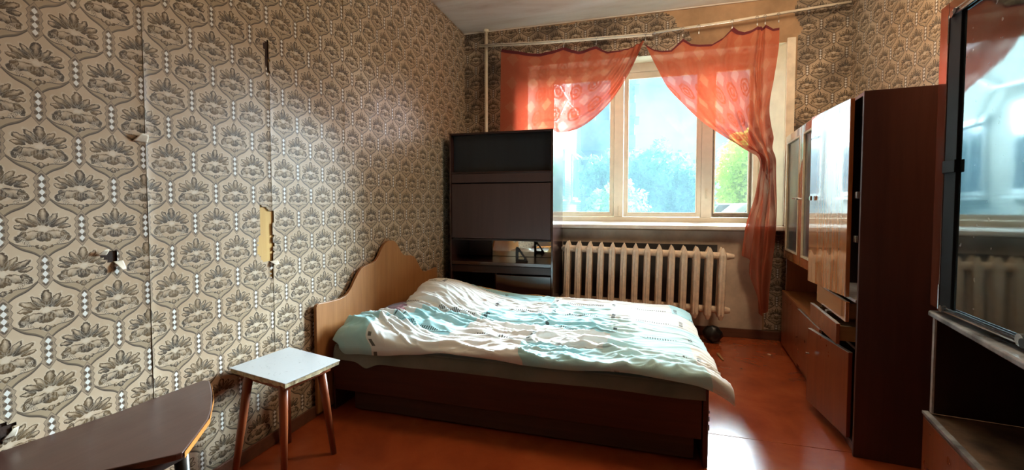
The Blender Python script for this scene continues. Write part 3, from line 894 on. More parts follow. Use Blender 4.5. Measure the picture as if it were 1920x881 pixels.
# pillows (mostly covered by the duvet)
def pillow(name, mat, cx, cy, cz, sx, sy, sz, rz, label):
    def f(u, v):
        a, b = (u - .5) * 2, (v - .5) * 2
        return a, b
    vs_, fs = [], []
    N = 22
    for side in (1, -1):
        for j in range(N + 1):
            for i in range(N + 1):
                a, b = i / N * 2 - 1, j / N * 2 - 1
                h = (1 - abs(a) ** 2.6) ** .6 * (1 - abs(b) ** 2.6) ** .6
                pinch = 1 - .06 * (1 - abs(a)) * abs(b) - .06 * (1 - abs(b)) * abs(a)
                q = mnoise.noise(Vector((a * 2, b * 2, side))) * .12
                vs_.append((a * sx * pinch, b * sy * pinch, side * sz * h * (1 + q)))
    w = N + 1
    for s_ in (0, 1):
        o_ = s_ * w * w
        for j in range(N):
            for i in range(N):
                fs.append((o_ + j * w + i, o_ + j * w + i + 1, o_ + (j + 1) * w + i + 1, o_ + (j + 1) * w + i))
    m = MB(); m.add(vs_, fs)
    me = bpy.data.meshes.new(name); me.from_pydata(m.v, [], m.f)
    bm = bmesh.new(); bm.from_mesh(me); bmesh.ops.remove_doubles(bm, verts=bm.verts, dist=.0005); bmesh.ops.recalc_face_normals(bm, faces=bm.faces); bm.to_mesh(me); bm.free()
    for p in me.polygons: p.use_smooth = True
    o = link(name, me, mat, None, (cx, cy, cz), rz)
    o.rotation_euler = (0, R(-14), rz)
    return tag(o, label, 'pillow')
MAROON = fabric('maroon_pillow_cloth', (.10, .03, .035), lambda m: m.ramp(m.noise(m.coord(), 14, 3), [(.45, (.06, .02, .025)), (.62, (.13, .04, .05)), (.72, (.5, .28, .30))])).mat
PBLUE = fabric('grey_blue_pillow_cloth', (.24, .33, .33)).mat
pillow('pillow', MAROON, -1.48, 2.46, .447, .115, .20, .06, 0, 'dark maroon pillow peeping out between headboard and duvet')
pillow('pillow', PBLUE, -1.40, 2.90, .475, .15, .22, .065, R(4), 'grey-blue pillow mostly hidden under the duvet mound at the far side')

# duvet: a wrinkled quilt with a rounded front roll
def duvet_h(x, y):
    """top surface height"""
    s = sstep(.5, -1.6, x)
    z = .408 + .018 * sstep(2.0, 3.3, y)
    # mound over the far pillows
    dx, dy = (x + 1.36) / (.36 if x > -1.36 else .34), (y - 2.80) / (.36 if y < 2.80 else .46)
    r2 = dx * dx + dy * dy
    z += .182 * math.exp(-r2 * 1.15)
    # lower mound at the front-left corner
    dx, dy = (x + 1.46) / .26, (y - 2.13) / .19
    z += .082 * math.exp(-(dx * dx + dy * dy))
    # valley between the two
    dx, dy = (x + 1.32) / .28, (y - 2.36) / .10
    z -= .015 * math.exp(-(dx * dx + dy * dy))
    return z
def ridged(p):
    return 1 - abs(mnoise.noise(p)) * 2
def wrinkle(x, y):
    w = 0
    mid = math.exp(-((y - 2.30) / .42) ** 2)
    calm = 1 - .72 * sstep(-.20, .15, x) * sstep(2.05, 2.3, y)
    calm *= 1 - .6 * math.exp(-((x + 1.3) / .28) ** 2 - ((y - 2.85) / .3) ** 2)
    wx_ = x + .12 * mnoise.noise(Vector((x * 2.2, y * 2.2, 9)))
    wy_ = y + .07 * mnoise.noise(Vector((x * 2.5, y * 3, 4))) + .22 * (x + .75) * sstep(-.6, -1.5, x)
    r = ridged(Vector((wx_ * 1.5, wy_ * 7.0, 0)))
    w += .020 * max(0, r) ** 3 * (.25 + .9 * mid)
    r = ridged(Vector((wx_ * 3.6, wy_ * 15, 3)))
    w += .018 * max(0, r) ** 3 * (.3 + mid)
    r = ridged(Vector((wx_ * 8 + wy_ * 5, wy_ * 24 - wx_ * 6, 5)))
    w += .009 * max(0, r) ** 2.5
    w *= calm
    w += .012 * mnoise.noise(Vector((x * 2.3, y * 2.3, 8)))
    return w
DXL0 = -1.615
def duvet_fn(u, v):
    # plan position
    front_x1 = .385; back_x1 = .375
    yn = 1.972 + .014 * mnoise.noise(Vector((u * 7, 0, 2)))
    y = yn + (3.285 - yn) * v
    x1 = front_x1 + (back_x1 - front_x1) * v + .015 * mnoise.noise(Vector((v * 6, 3, 3)))
    # left edge pulled back behind the front mound, leaving pillows visible
    x0 = DXL0 + .015 + .115 * sstep(.17, .36, v) - .04 * sstep(.55, .85, v) + .05 * sstep(.02, .0, v)
    # pulled-out front right corner
    x1 += .03 * math.exp(-(v / .05) ** 2)
    x = x0 + (x1 - x0) * u
    z = duvet_h(x, y) + wrinkle(x, y)
    # rolled front edge
    d = (y - yn)
    roll = 1 - min(1, d / .07)
    hem = .337 + .05 * sstep(-1.5, -.9, x) + .012 * math.sin(x * 7 + 1.3) * sstep(-1.4, -.6, x) + .012 * mnoise.noise(Vector((x * 6, 1, 1)))
    hem -= .018 * sstep(-.25, .35, x)
    if roll > 0:
        z = hem + (z - hem) * math.sqrt(max(0, 1 - roll ** 2.2))
        y -= .016 * math.sin(roll * math.pi) * (1 + .8 * mnoise.noise(Vector((x * 8, 5, 5))))
    # foot overhang
    e = (x1 - x) / .16
    if e < 1 and x > .1:
        z = z - .055 * (1 - e) ** 2 + .004 * math.sin(y * 16) * (1 - e)
    # head edge goes down to the mattress
    e = (x - x0) / .05
    if e < 1:
        z = z - (z - .385) * (1 - e) ** 2 * .62
    e = (1 - v) / .05
    if e < 1:
        z = z - .03 * (1 - e) ** 2
    return (x, y, max(z, .379 if (x < .31 and d > .05) else .2))
def duvet_mat():
    def col(m):
        u, v, uvv = uvx(m)
        # slightly skewed patches
        wob = m.noise(uvv, 3, 2)
        p = u * (1 / .42) + v * .10 + (wob - .5) * .12; q = v * (1 / .30) + u * .10 + (wob - .5) * .1
        cu = p - fr(p); cv = q - fr(q)
        h = fr(sn(cu * 12.9898 + cv * 78.233 + 5.0) * 437.585)
        c = m.ramp(h, [(0, (.84, .84, .81)), (.22, (.38, .72, .78)), (.44, (.80, .86, .86)), (.62, (.52, .82, .85)), (.78, (.80, .76, .67)), (.88, (.40, .48, .38)), (.94, (.68, .54, .38))])
        m.t.nodes[-1].color_ramp.interpolation = 'CONSTANT'
        fp = fr(p); fq = fr(q)
        h2 = fr(h * 7.31 + .37); h3 = fr(h * 3.77 + .11)
        fade = m.noise(uvv, 5, 3)
        c = m.mix(sm(.35, .7, fade) * .35, c, (.76, .76, .72))
        # dashed black stitching beside the patch borders
        da = sm(.030, .024, ab(fp - .06)) * sm(.05, .08, fq) * sm(.42, .40, fq) * lt(h2, .8) * sm(.30, .36, fr(v * 55.))
        db = sm(.040, .034, ab(fq - .10)) * sm(.25, .27, fp) * sm(.92, .90, fp) * lt(.25, h3) * sm(.42, .5, fr(u * 70.)) * sm(.25, .3, m.noise(uvv, 60, 1))
        thin = sm(.014, .009, ab(fq - .03)) * .55
        c = m.mix(mx(mx(da, db), thin) * .88, c, (.025, .03, .028))
        return c
    m = fabric('patchwork_duvet_cotton', (.6, .65, .6), col, .75, .10)
    m.bump(m.noise(m.coord(), 130, 3), .12, .003)
    return m.mat
DUVET = duvet_mat()
o = grid('duvet', duvet_fn, 330, 260, DUVET, uv=lambda u, v: (u * 1.98 + .21, v * 1.36 + .07), thick=.012)
tag(o, 'crumpled patchwork duvet in turquoise, white and tan on the bed', 'duvet')
# tan blanket edge showing behind the duvet
def blanket_fn(u, v):
    x = -1.50 + 1.02 * u; y = 3.262 + .075 * v + .01 * mnoise.noise(Vector((u * 5, v, 0)))
    return (x, y, .435 + .045 * math.exp(-((u - .25) / .22) ** 2) + .012 * mnoise.noise(Vector((u * 6, v * 2, 4))) - .03 * v * v)
TAN = fabric('tan_blanket_cloth', (.55, .33, .14)).mat
o = grid('blanket', blanket_fn, 50, 8, TAN, thick=.006)
tag(o, 'tan blanket edge lying behind the duvet against the bookcase', 'blanket')

# ------------------------------------------------------------------ stool
st = empty('stool', (-1.456, 1.494, 0), 'four-legged stool with white laminate top and broken edge', 'stool')
def sp(x, y): return (x + 1.456, y - 1.494)
corners = [sp(-1.645, 1.387), sp(-1.290, 1.321), sp(-1.253, 1.596), sp(-1.608, 1.676)]
MB().hexa([(x, y, .4572) for x, y in corners], [(x, y, .4605) for x, y in corners]).build('laminate_top', LAMW, st, .001)
def edge_slab():
    vs_b, vs_t = [], []
    pts = []
    for i in range(4):
        a, b = corners[i], corners[(i + 1) % 4]
        for k in range(12):
            t = k / 12; pts.append((a[0] + (b[0] - a[0]) * t, a[1] + (b[1] - a[1]) * t))
    for x, y in pts:
        s_ = 1 - .012 - .02 * abs(mnoise.noise(Vector((x * 30, y * 30, 1))))
        s2 = 1 - .02 - .06 * abs(mnoise.noise(Vector((x * 22, y * 22, 6))))
        vs_t.append((x * s_, y * s_, .457)); vs_b.append((x * s2, y * s2, .440 + .006 * mnoise.noise(Vector((x * 25, y * 25, 3)))))
    return MB().hexa(vs_b, vs_t)
edge_slab().build('chipboard_core', CHIP, st)
MB().hexa([(x * .82, y * .82, .415) for x, y in corners], [(x * .82, y * .82, .437) for x, y in corners]).build('apron', LEGW, st, .002)
for (tx, ty), (bx, by) in (((-1.545, 1.392), (-1.612, 1.372)), ((-1.345, 1.368), (-1.408, 1.427)), ((-1.315, 1.545), (-1.328, 1.637)), ((-1.56, 1.60), (-1.60, 1.655))):
    (a, b), (c, d) = sp(tx, ty), sp(bx, by)
    MB().tube([(c, d, 0), (c + (a - c) * .5, d + (b - d) * .5, .22), (a, b, .436)], [.012, .016, .018], 14).build('leg', LEGW, st, smooth=True)

# ------------------------------------------------------------------ low table in the corner
tb = empty('coffee_table', (-1.42, .80, 0), 'low dark brown table with slanted rounded end in the left foreground', 'table')
tp = [(-1.645, .20), (-1.655, .705), (-1.605, .95), (-1.585, 1.215), (-1.575, 1.228), (-1.555, 1.228), (-1.53, 1.212), (-1.468, 1.168), (-1.40, 1.115), (-1.335, 1.06), (-1.281, 1.005), (-1.225, .925), (-1.172, .845), (-1.178, .832), (-1.224, .787), (-1.28, .733), (-1.40, .60), (-1.52, .44), (-1.60, .28)]
tp = [(x + 1.42, y - .80) for x, y in tp]
MB().prism(tp, .462, .480).build('table_top', TABLEW, tb, .003)
ed = [(-1.520, 1.209), (-1.40, 1.1195), (-1.281, 1.0095), (-1.1705, .850)]
m = MB()
for i in range(3):
    (x0, y0), (x1, y1) = ed[i], ed[i + 1]
    d = Vector((x1 - x0, y1 - y0)).normalized(); nx, ny = -d.y * -.004, d.x * -.004
    q = [(x0, y0), (x1, y1), (x1 - d.y * .003 * -1, y1 + d.x * .003), (x0 + d.y * .003, y0 + d.x * .003)]
    q = [(a + 1.42, b - .80) for a, b in q]
    m.hexa([(a, b, .461) for a, b in q], [(a, b, .477) for a, b in q])
m.build('edge_strip', TABLEE, tb)
for (x, y), (dx, dy) in (((-1.30, .93), (.015, .015)), ((-1.52, 1.08), (-.01, .03)), ((-1.33, .76), (.03, -.02)), ((-1.58, .42), (-.01, -.04))):
    MB().tube([(x + dx + 1.42, y + dy - .80, 0), (x + 1.42, y - .80, .461)], [.012, .02], 12).build('leg', DARKLEG, tb, smooth=True)
MB().box(.06, .19, -.10, .10, .425, .461).build('apron', DARKLEG, tb, .002)

# ------------------------------------------------------------------ wall unit along the right wall
TH = -R(6.575)
P0 = Vector((.974, 2.287, 0))
def uw(n_, s_):      # local (into wall, along the front) -> world
    nx, ny = math.cos(TH), math.sin(TH)
    return (P0.x + nx * n_ - ny * s_, P0.y + ny * n_ + nx * s_)
wd = empty('wardrobe', (P0.x, P0.y, 0), 'narrow dark wardrobe with glossy red-brown door and open drawers', 'wardrobe', TH)
WH = 1.655
def wbx(name, mat, n0, n1, s0_, s1_, z0, z1, bev=.002, par=wd): return box(name, mat, par, n0, n1, s0_, s1_, z0, z1, bev)
WSIDE = wood('dark_wardrobe_side', (.085, .032, .026), (.06, .022, .018), .4, 'z')
wbx('side_panel', WSIDE, 0, .55, -.018, .0, 0, WH)
wbx('side_panel', DARKW, 0, .55, .53, .546, 0, WH)
wbx('top_panel', DARKW, .002, .549, .0005, .5295, WH - .018, WH - .001)
wbx('back_panel', DARKW, .54, .545, .0005, .5295, .06, WH - .019, 0)
wbx('bottom_panel', DARKW, .002, .539, .0005, .5295, .04, .055)
wbx('plinth', REDWD, .012, .028, .0005, .5295, 0, .039)
sh = wbx('shelf', RAWEDGE, -.004, .538, .0005, .5295, .704, .718)
wbx('shelf', DARKW, .02, .538, .0005, .5295, .470, .484)
def leaf_door(name, p_near, p_far, z0, z1, mat, edge_mat, parent=wd, t=.018, chip=0):
    """p = (s, offset) of the outer face ends"""
    (s0_, o0), (s1_, o1) = p_near, p_far
    d = Vector((o1 - o0, s1_ - s0_)).normalized(); nn = Vector((d.y, -d.x))   # towards the cabinet (+n)
    a = (o0, s0_); b = (o1, s1_); c = (o1 + nn.x * t, s1_ + nn.y * t); e_ = (o0 + nn.x * t, s0_ + nn.y * t)
    o = MB().hexa([(*q, z0) for q in (a, b, c, e_)], [(*q, z1) for q in (a, b, c, e_)]).build(name, mat, parent, .0015)
    m = MB().hexa([(a[0] - .0002, a[1] + .001, z1), (b[0], b[1] - .001, z1), (c[0], c[1] - .001, z1), (e_[0], e_[1] + .001, z1)],
                  [(a[0] - .0002, a[1] + .001, z1 + .0012), (b[0], b[1] - .001, z1 + .0012), (c[0], c[1] - .001, z1 + .0012), (e_[0], e_[1] + .001, z1 + .0012)])
    m.build('worn_edge', edge_mat, o)
    return o
ud = leaf_door('door', (.05, -.030), (.503, -.080), .720, 1.640, REDW, RAWEDGE)
kx = (-.078, .455)
MB().box(kx[0] - .014, kx[0] - .003, kx[1] - .012, kx[1] + .012, 1.175, 1.20).build('handle', CHROME, ud, .003)
for z in (.98, 1.18):
    MB().box(-.01, .004, .004, .03, z, z + .03).build('hinge', CHROME, wd, .002)
d1 = wbx('drawer', REDW, -.028, -.012, .045, .528, .603, .698, .0015)
d2 = wbx('drawer', REDWD, -.058, -.042, .058, .528, .492, .588, .0015)
wbx('drawer_top_edge', RAWEDGE, -.0578, -.0422, .059, .527, .5882, .5895, 0, d2)
for dd, z0, z1, nf in ((d1, .615, .685, -.0118), (d2, .505, .575, -.0418)):
    m = MB()
    m.box(nf, .40, .075, .087, z0, z1); m.box(nf, .40, .50, .512, z0, z1); m.box(.388, .40, .087, .50, z0, z1); m.box(nf, .388, .087, .50, z0, z0 + .006)
    m.build('drawer_box', DRAWERW, dd)
o = MB().box(-.03, -.005, .33, .36, .5765, .589).build('paper_scrap', PAPERBACK, None, .002)
o.location = (P0.x, P0.y, .003); o.rotation_euler = (0, 0, TH)
tag(o, 'crumpled white scrap lying on the pulled-out drawer of the wardrobe', 'scrap')
ldr = leaf_door('door', (.055, -.0085), (.46, -.082), .05, .457, REDWD, RAWEDGE)
MB().tube([(-.085, .40, .33), (-.102, .402, .33)], [.005, .008], 10).build('knob', CHROME, ldr)
MB().tube([(.02, -.0005, .30), (.02, .012, .30)], .005, 8).build('peg', CHROME, wd)

bc = empty('base_cabinet', (*uw(0, 1.10), 0), 'low red-brown cabinet with two doors near the window', 'cabinet', TH)
def bcx(name, mat, n0, n1, s0_, s1_, z0, z1, bev=.002, par=bc): return box(name, mat, par, n0, n1, s0_ - 1.10, s1_ - 1.10, z0, z1, bev)
bcx('body', REDWD, .018, .40, .552, 1.668, .0, .438)
bcx('top_panel', ORANGEW, -.002, .40, .551, 1.669, .4385, .456)
bcx('door', REDWD, 0, .0165, 1.106, 1.667, .02, .437)
dd = bcx('door', REDWD, -.006, .0105, .556, 1.096, .055, .430)
bcx('worn_edge', RAWEDGE, -.0055, .0103, .557, 1.095, .4302, .4315, 0, dd)
MB().tube([(-.006, -.03, .24), (-.016, -.03, .24)], [.004, .006], 10).build('knob', CHROME, dd)

gc = empty('glass_cabinet', (*uw(0, 1.13), .456), 'upper cabinet with two glazed red-brown doors beside the curtain', 'cabinet', TH)
def gcx(name, mat, n0, n1, s0_, s1_, z0, z1, bev=.002, par=gc): return box(name, mat, par, n0, n1, s0_ - 1.13, s1_ - 1.13, z0 - .456, z1 - .456, bev)
GZ0, GZ1 = .728, 1.695
gcx('side_panel', REDWD, .02, .30, 1.640, 1.656, .4565, GZ1)
gcx('side_panel', REDWD, .02, .30, .60, .616, .4565, GZ1)
gcx('top_panel', REDWD, .02, .299, .617, 1.639, GZ1 - .018, GZ1 - .001)
gcx('bottom_panel', REDWD, .02, .299, .617, 1.639, GZ0 + .001, GZ0 + .018)
gcx('back_panel', DARKW, .29, .298, .617, 1.639, .458, GZ1 - .019, 0)
gcx('shelf', DARKW, .06, .288, .617, 1.639, 1.19, 1.205)
CREAMB = plain('cream_bead', (.62, .47, .30), .4, .1, 20)
GREYGLASS = plain('grey_patterned_glass', (.10, .10, .095), .18, .3, 6, .1)
def glazed(s0_, s1_, open_=0):
    z0, z1 = GZ0, GZ1
    m = MB(); w = .055
    y0, y1 = s0_ - 1.13, s1_ - 1.13
    a, b = 0 - open_, .018 - open_
    za, zb = z0 - .456, z1 - .456
    m.box(a, b, y0, y0 + w, za, zb); m.box(a, b, y1 - w, y1, za, zb); m.box(a, b, y0 + w, y1 - w, za, za + w + .01); m.box(a, b, y0 + w, y1 - w, zb - w, zb)
    d = m.build('door', REDW, gc, .002)
    MB().box(b - .008, b - .004, y0 + w - .002, y1 - w + .002, za + w + .008, zb - w + .002).build('pane', GREYGLASS, d)
    m = MB(); q = .012
    Y0, Y1, Z0, Z1 = y0 + w, y1 - w, za + w + .01, zb - w
    a2 = a - .002
    m.box(a2, b - .009, Y0, Y0 + q, Z0, Z1); m.box(a2, b - .009, Y1 - q, Y1, Z0, Z1); m.box(a2, b - .009, Y0 + q, Y1 - q, Z0, Z0 + q); m.box(a2, b - .009, Y0 + q, Y1 - q, Z1 - q, Z1)
    m.build('bead', CREAMB, d)
    return d
g1 = glazed(1.135, 1.655); g2 = glazed(.612, 1.125)
MB().tube([(0, .03, .74), (-.03, .03, .74), (-.03, .07, .74)], .006, 8).build('handle', CHROME, g1)
MB().tube([(0, -.03, .735), (-.03, -.03, .735), (-.03, -.06, .735)], .006, 8).build('handle', CHROME, g2)

# ------------------------------------------------------------------ near display cabinet
TH2 = -R(8.5)
dc = empty('display_cabinet', (1.10, 2.02, 0), 'dark display cabinet with large glass door and open niche at the right edge', 'cabinet', TH2)
def dcx(name, mat, n0, n1, s0_, s1_, z0, z1, bev=.002, par=dc): return box(name, mat, par, n0, n1, s0_, s1_, z0, z1, bev)
SE = -1.30
DH = 1.885
dcx('side_panel', REDW, .022, .48, -.02, .0, .745, DH - .001)
dcx('front_stile', STILE, .0, .021, -.062, .0, .765, DH - .001)
dcx('front_stile', STILE, .0, .021, SE, SE + .06, .765, DH - .001)
dcx('front_rail', STILE, .0, .021, SE + .061, -.063, DH - .055, DH - .001)
dcx('top_panel', REDWD, .022, .48, SE, -.021, DH - .02, DH - .001)
dcx('side_panel', REDWD, .022, .48, SE, SE + .018, .745, DH - .021)
dcx('back_panel', DARKW, .47, .479, SE + .019, -.021, .747, DH - .021, 0)
GREYTOP = plain('scuffed_grey_counter', (.34, .36, .38), .25, .35, 7, .15)
m = MB().hexa([(-.004, .0, .722), (.0, .008, .722), (.48, .008, .722), (.48, SE, .722), (-.075, SE, .722)], [(-.004, .0, .743), (.0, .008, .743), (.48, .008, .743), (.48, SE, .743), (-.075, SE, .743)])
m.build('counter', GREYTOP, dc, .006, seg=3)
dcx('niche_side', DARKW, .012, .47, -.028, -.012, .352, .7215)
dcx('side_edge', RAWEDGE, .006, .0118, -.028, -.012, .352, .7215, 0)
dcx('niche_side', DARKW, .012, .47, SE, SE + .016, .352, .7215)
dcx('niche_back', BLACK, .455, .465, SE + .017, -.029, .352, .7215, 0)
DUSTY = plain('dusty_niche_board', (.16, .10, .06), .5, .4, 8, .2)
m = MB().hexa([(-.008, .002, .325), (.47, .002, .325), (.47, SE, .325), (-.06, SE, .325)], [(-.008, .002, .345), (.47, .002, .345), (.47, SE, .345), (-.06, SE, .345)])
m.build('niche_shelf', DUSTY, dc, .002)
m = MB().hexa([(-.011, .003, .337), (.008, .003, .337), (-.043, SE, .337), (-.062, SE, .337)], [(-.011, .003, .3475), (.008, .003, .3475), (-.043, SE, .3475), (-.062, SE, .3475)])
m.build('shelf_edge', GREYTOP, dc)
m = MB().hexa([(-.008, .0, .03), (.001, .0, .03), (-.038, SE, .03), (-.056, SE, .03)], [(-.008, .0, .324), (.001, .0, .324), (-.038, SE, .324), (-.056, SE, .324)])
m.build('drawer_front', REDWD, dc, .002)
dcx('base_side', DARKW, .002, .47, -.018, .0, .0, .324)
dcx('base_side', DARKW, .002, .47, SE, SE + .018, .0, .324)
# the glass door stands a little out of true in its track
gl = bpy.data.objects.new('glass_door', None); COL.objects.link(gl); gl.parent = dc
gl.location = (.012, -.066, .765); gl.rotation_euler = (0, 0, R(1.7))
GH = DH - .05 - .765
GMAT = M('reflective_dark_glass', (.012, .02, .022), .035, .5)
GMAT.b.inputs['IOR'].default_value = 2.5; GMAT.b.inputs['Specular Tint'].default_value = (.72, .95, 1.0, 1)
GMAT.bump(GMAT.noise(GMAT.coord(), 3, 3), .02, .02)
_sp = GMAT.noise(GMAT.coord(), 34, 2, .5); _sm = GMAT.noise(GMAT.coord((1, 1, .4)), 6, 5, .7)
GMAT.color(GMAT.mix(sm(.70, .75, _sp) * .5, GMAT.ramp(_sm, [(.35, (.010, .016, .018)), (.75, (.045, .055, .058))]), (.4, .42, .42)))
GMAT.rough(_sm * .10 + .0)
box('pane', GMAT.mat, gl, -.004, .002, -1.17, -.079, .014, GH - .014, 0)
box('rubber_strip', BLACKRUB, gl, -.012, .004, -.078, -.004, .004, GH - .004, .002)
MB().tube([(-.012, -.02, .008), (-.012, -1.18, .008)], .008, 10).build('bottom_track', CHROME, gl, smooth=True)
MB().box(-.016, -.002, -1.18, -.02, -.004, .003).build('bottom_track', CHROME, gl, .001)
MB().tube([(-.012, -.05, GH - .008), (-.012, -1.18, GH - .008)], .006, 10).build('top_track', CHROME, gl, smooth=True)
MB().tube([(-.012, -.05, GH + .008), (-.012, -1.18, GH + .008)], .005, 10).build('top_track', CHROME, gl, smooth=True)
MB().tube([(-.014, -.002, .0), (-.014, -.002, .09)], .0025, 8).build('side_clip', CHROME, gl)
MB().tube([(-.014, -.002, GH), (-.014, -.002, GH - .10)], .0025, 8).build('side_clip', CHROME, gl)
for zz, r_ in ((.006, .013), (GH - .004, .013)):
    MB().tube([(-.02, -.03, zz), (-.006, -.03, zz)], r_, 12).build('corner_roller', CHROME, gl)
    MB().tube([(-.02, -.048, zz + .004), (-.006, -.048, zz + .004)], r_ * .8, 12).build('corner_roller', BLACK, gl)
MB().box(-.018, -.0125, -.082, -.002, .50, .545).build('joint_clip', BLACKRUB, gl, .002)
MB().tube([(-.02, -.44, .01), (-.004, -.44, .01)], .018, 12).build('corner_roller', CHROME, gl)
MB().tube([(-.024, -.46, .006), (-.004, -.46, .006)], .014, 12).build('corner_roller', BLACK, gl)

# ------------------------------------------------------------------ bits on the floor
o = MB().hexa([(-.006, -.07, 0), (.008, -.075, 0), (.011, .07, 0), (-.011, .072, 0)], [(-.005, -.07, .008), (.007, -.075, .008), (.010, .07, .01), (-.010, .072, .01)]).build('wood_sliver', DRAWERW, None, .001, loc=(.632, 3.50, .0008), rz=R(4))
tag(o, 'pale sliver of wood on the floor between bed and radiator', 'wood offcut')
o = MB().box(-.008, .008, -.012, .012, 0, .004).build('paper_scrap', PAPERBACK, None, .001, loc=(1.004, 3.664, .0008), rz=R(30))
tag(o, 'tiny pale scrap on the floor in front of the window wall', 'scrap')

# ------------------------------------------------------------------ outside
GZ = -.22
def grass():
    m = M('yard_ground', (.25, .3, .15), .9)
    m.color(m.ramp(m.noise(m.coord(), .6, 5), [(.4, (.17, .25, .07)), (.6, (.38, .36, .30))])); return m.mat
tag(MB().box(-60, 80, 4.7, 140, GZ - .3, GZ).build('ground', grass()), 'yard outside the window', 'ground', kind='structure')
def brickm(name, c1, c2, mortar):
    m = M(name, c1, .85)
    b = m.t.nodes.new('ShaderNodeTexBrick')
    b.inputs['Color1'].default_value = (*c1, 1); b.inputs['Color2'].default_value = (*c2, 1); b.inputs['Mortar'].default_value = (*mortar, 1)
    b.inputs['Scale'].default_value = 1.0; b.inputs['Brick Width'].default_value = .26; b.inputs['Row Height'].default_value = .078; b.inputs['Mortar Size'].default_value = .006
    g = m.t.nodes.new('ShaderNodeNewGeometry'); sp_ = m.t.nodes.new('ShaderNodeSeparateXYZ'); cb = m.t.nodes.new('ShaderNodeCombineXYZ')
    m.t.links.new(g.outputs['Position'], sp_.inputs[0])
    s = X(m.t, sp_.outputs[0]) + X(m.t, sp_.outputs[1])
    m.t.links.new(s.v, cb.inputs[0]); m.t.links.new(sp_.outputs[2], cb.inputs[1]); m.t.links.new(cb.outputs[0], b.inputs[0])
    m.t.links.new(b.outputs[0], m.b.inputs['Base Color']); return m.mat
BRICK = brickm('cream_silicate_brick', (.50, .48, .40), (.44, .41, .33), (.28, .26, .21))
BALC = plain('grey_balcony_panel', (.20, .25, .30), .7, .1, 4)
WINDK = plain('far_window_glass', (.12, .16, .19), .1, .2, 2, 0)
WFR = plain('far_window_frame', (.75, .75, .72), .5)
ROOFM = plain('grey_roof_sheet', (.14, .17, .20), .6)
bd = empty('apartment_building', (-2.0, 7, GZ), 'cream brick apartment wing with balconies seen through the left pane', 'building')
def bx_(name, mat, par, x0, x1, y0, y1, z0, z1): return box(name, mat, par, x0, x1, y0, y1, z0, z1, 0)
# local: facade at x = 0, running along +y
bx_('wall', BRICK, bd, -9, 0, 0, 29, 0, 15)
bx_('roof', ROOFM, bd, -9.2, .3, -.2, 29.2, 15, 15.3)
for fl_i in range(5):
    z = 1.55 + fl_i * 2.9
    for y in (1.6, 4.0, 7.0, 14.5, 17.5, 24, 26.5):
        w_ = bx_('window', WFR, bd, 0, .05, y, y + 1.4, z, z + 1.5)
        bx_('pane', WINDK, w_, .045, .06, y + .08, y + .66, z + .08, z + 1.42)
        bx_('pane', WINDK, w_, .045, .06, y + .74, y + 1.32, z + .08, z + 1.42)
        bx_('ledge', WFR, w_, 0, .14, y - .05, y + 1.45, z - .08, z - .03)
    for y in (9.6, 20):
        b_ = bx_('balcony', BALC, bd, .002, 1.15, y, y + 3.0, z - 1.0, z + .12)
        fr_ = MB()
        for k in range(5):
            yy = y + .05 + k * .72
            fr_.box(1.06, 1.12, yy, yy + .05, z + .12, z + 1.6)
        fr_.box(1.06, 1.12, y, y + 3, z + 1.55, z + 1.65); fr_.box(.0, 1.12, y, y + .05, z + 1.55, z + 1.65); fr_.box(.5, .55, y, y + .05, z + .12, z + 1.6)
        fr_.build('balcony_frame', WFR, b_)
        bx_('balcony_glass', WINDK, b_, .05, 1.05, y + .06, y + 2.94, z + .12, z + 1.55)
# gas pipe climbing across the wall
MB().tube([(.12, .2, 3.0), (.12, 3.5, 3.4), (.12, 4.2, 2.9), (.12, 9.0, 3.1)], .035, 8).build('gas_pipe', WFR, bd)
MB().tube([(.12, 3.5, 3.4), (.12, 5.2, 4.3), (.12, 9.4, 4.6)], .03, 8).build('gas_pipe', WFR, bd)
bd2 = empty('apartment_tower', (-2.2, 39, GZ), 'grey-blue far tower of stacked balconies with small gabled hoods', 'building')
bx_('wall', BALC, bd2, -3, 1.0, 0, 9, 0, 14.5)
for k in range(5):
    z = .8 + k * 2.75
    b_ = bx_('balcony', BALC, bd2, 1.0, 2.2, -.4, 2.6, z, z + 1.1)
    bx_('balcony_glass', WINDK, b_, 1.0, 2.1, -.3, 2.5, z + 1.1, z + 2.5)
    bx_('hood', ROOFM, b_, .9, 2.5, -.6, 2.8, z + 2.5, z + 2.62)
MB().hexa([(-.2, -.5, 14.5), (2.0, -.5, 12.6), (2.0, 3, 12.6), (-.2, 3, 14.5)], [(-.2, -.5, 14.7), (2.4, -.5, 12.7), (2.4, 3, 12.7), (-.2, 3, 14.7)]).build('roof', ROOFM, bd2)

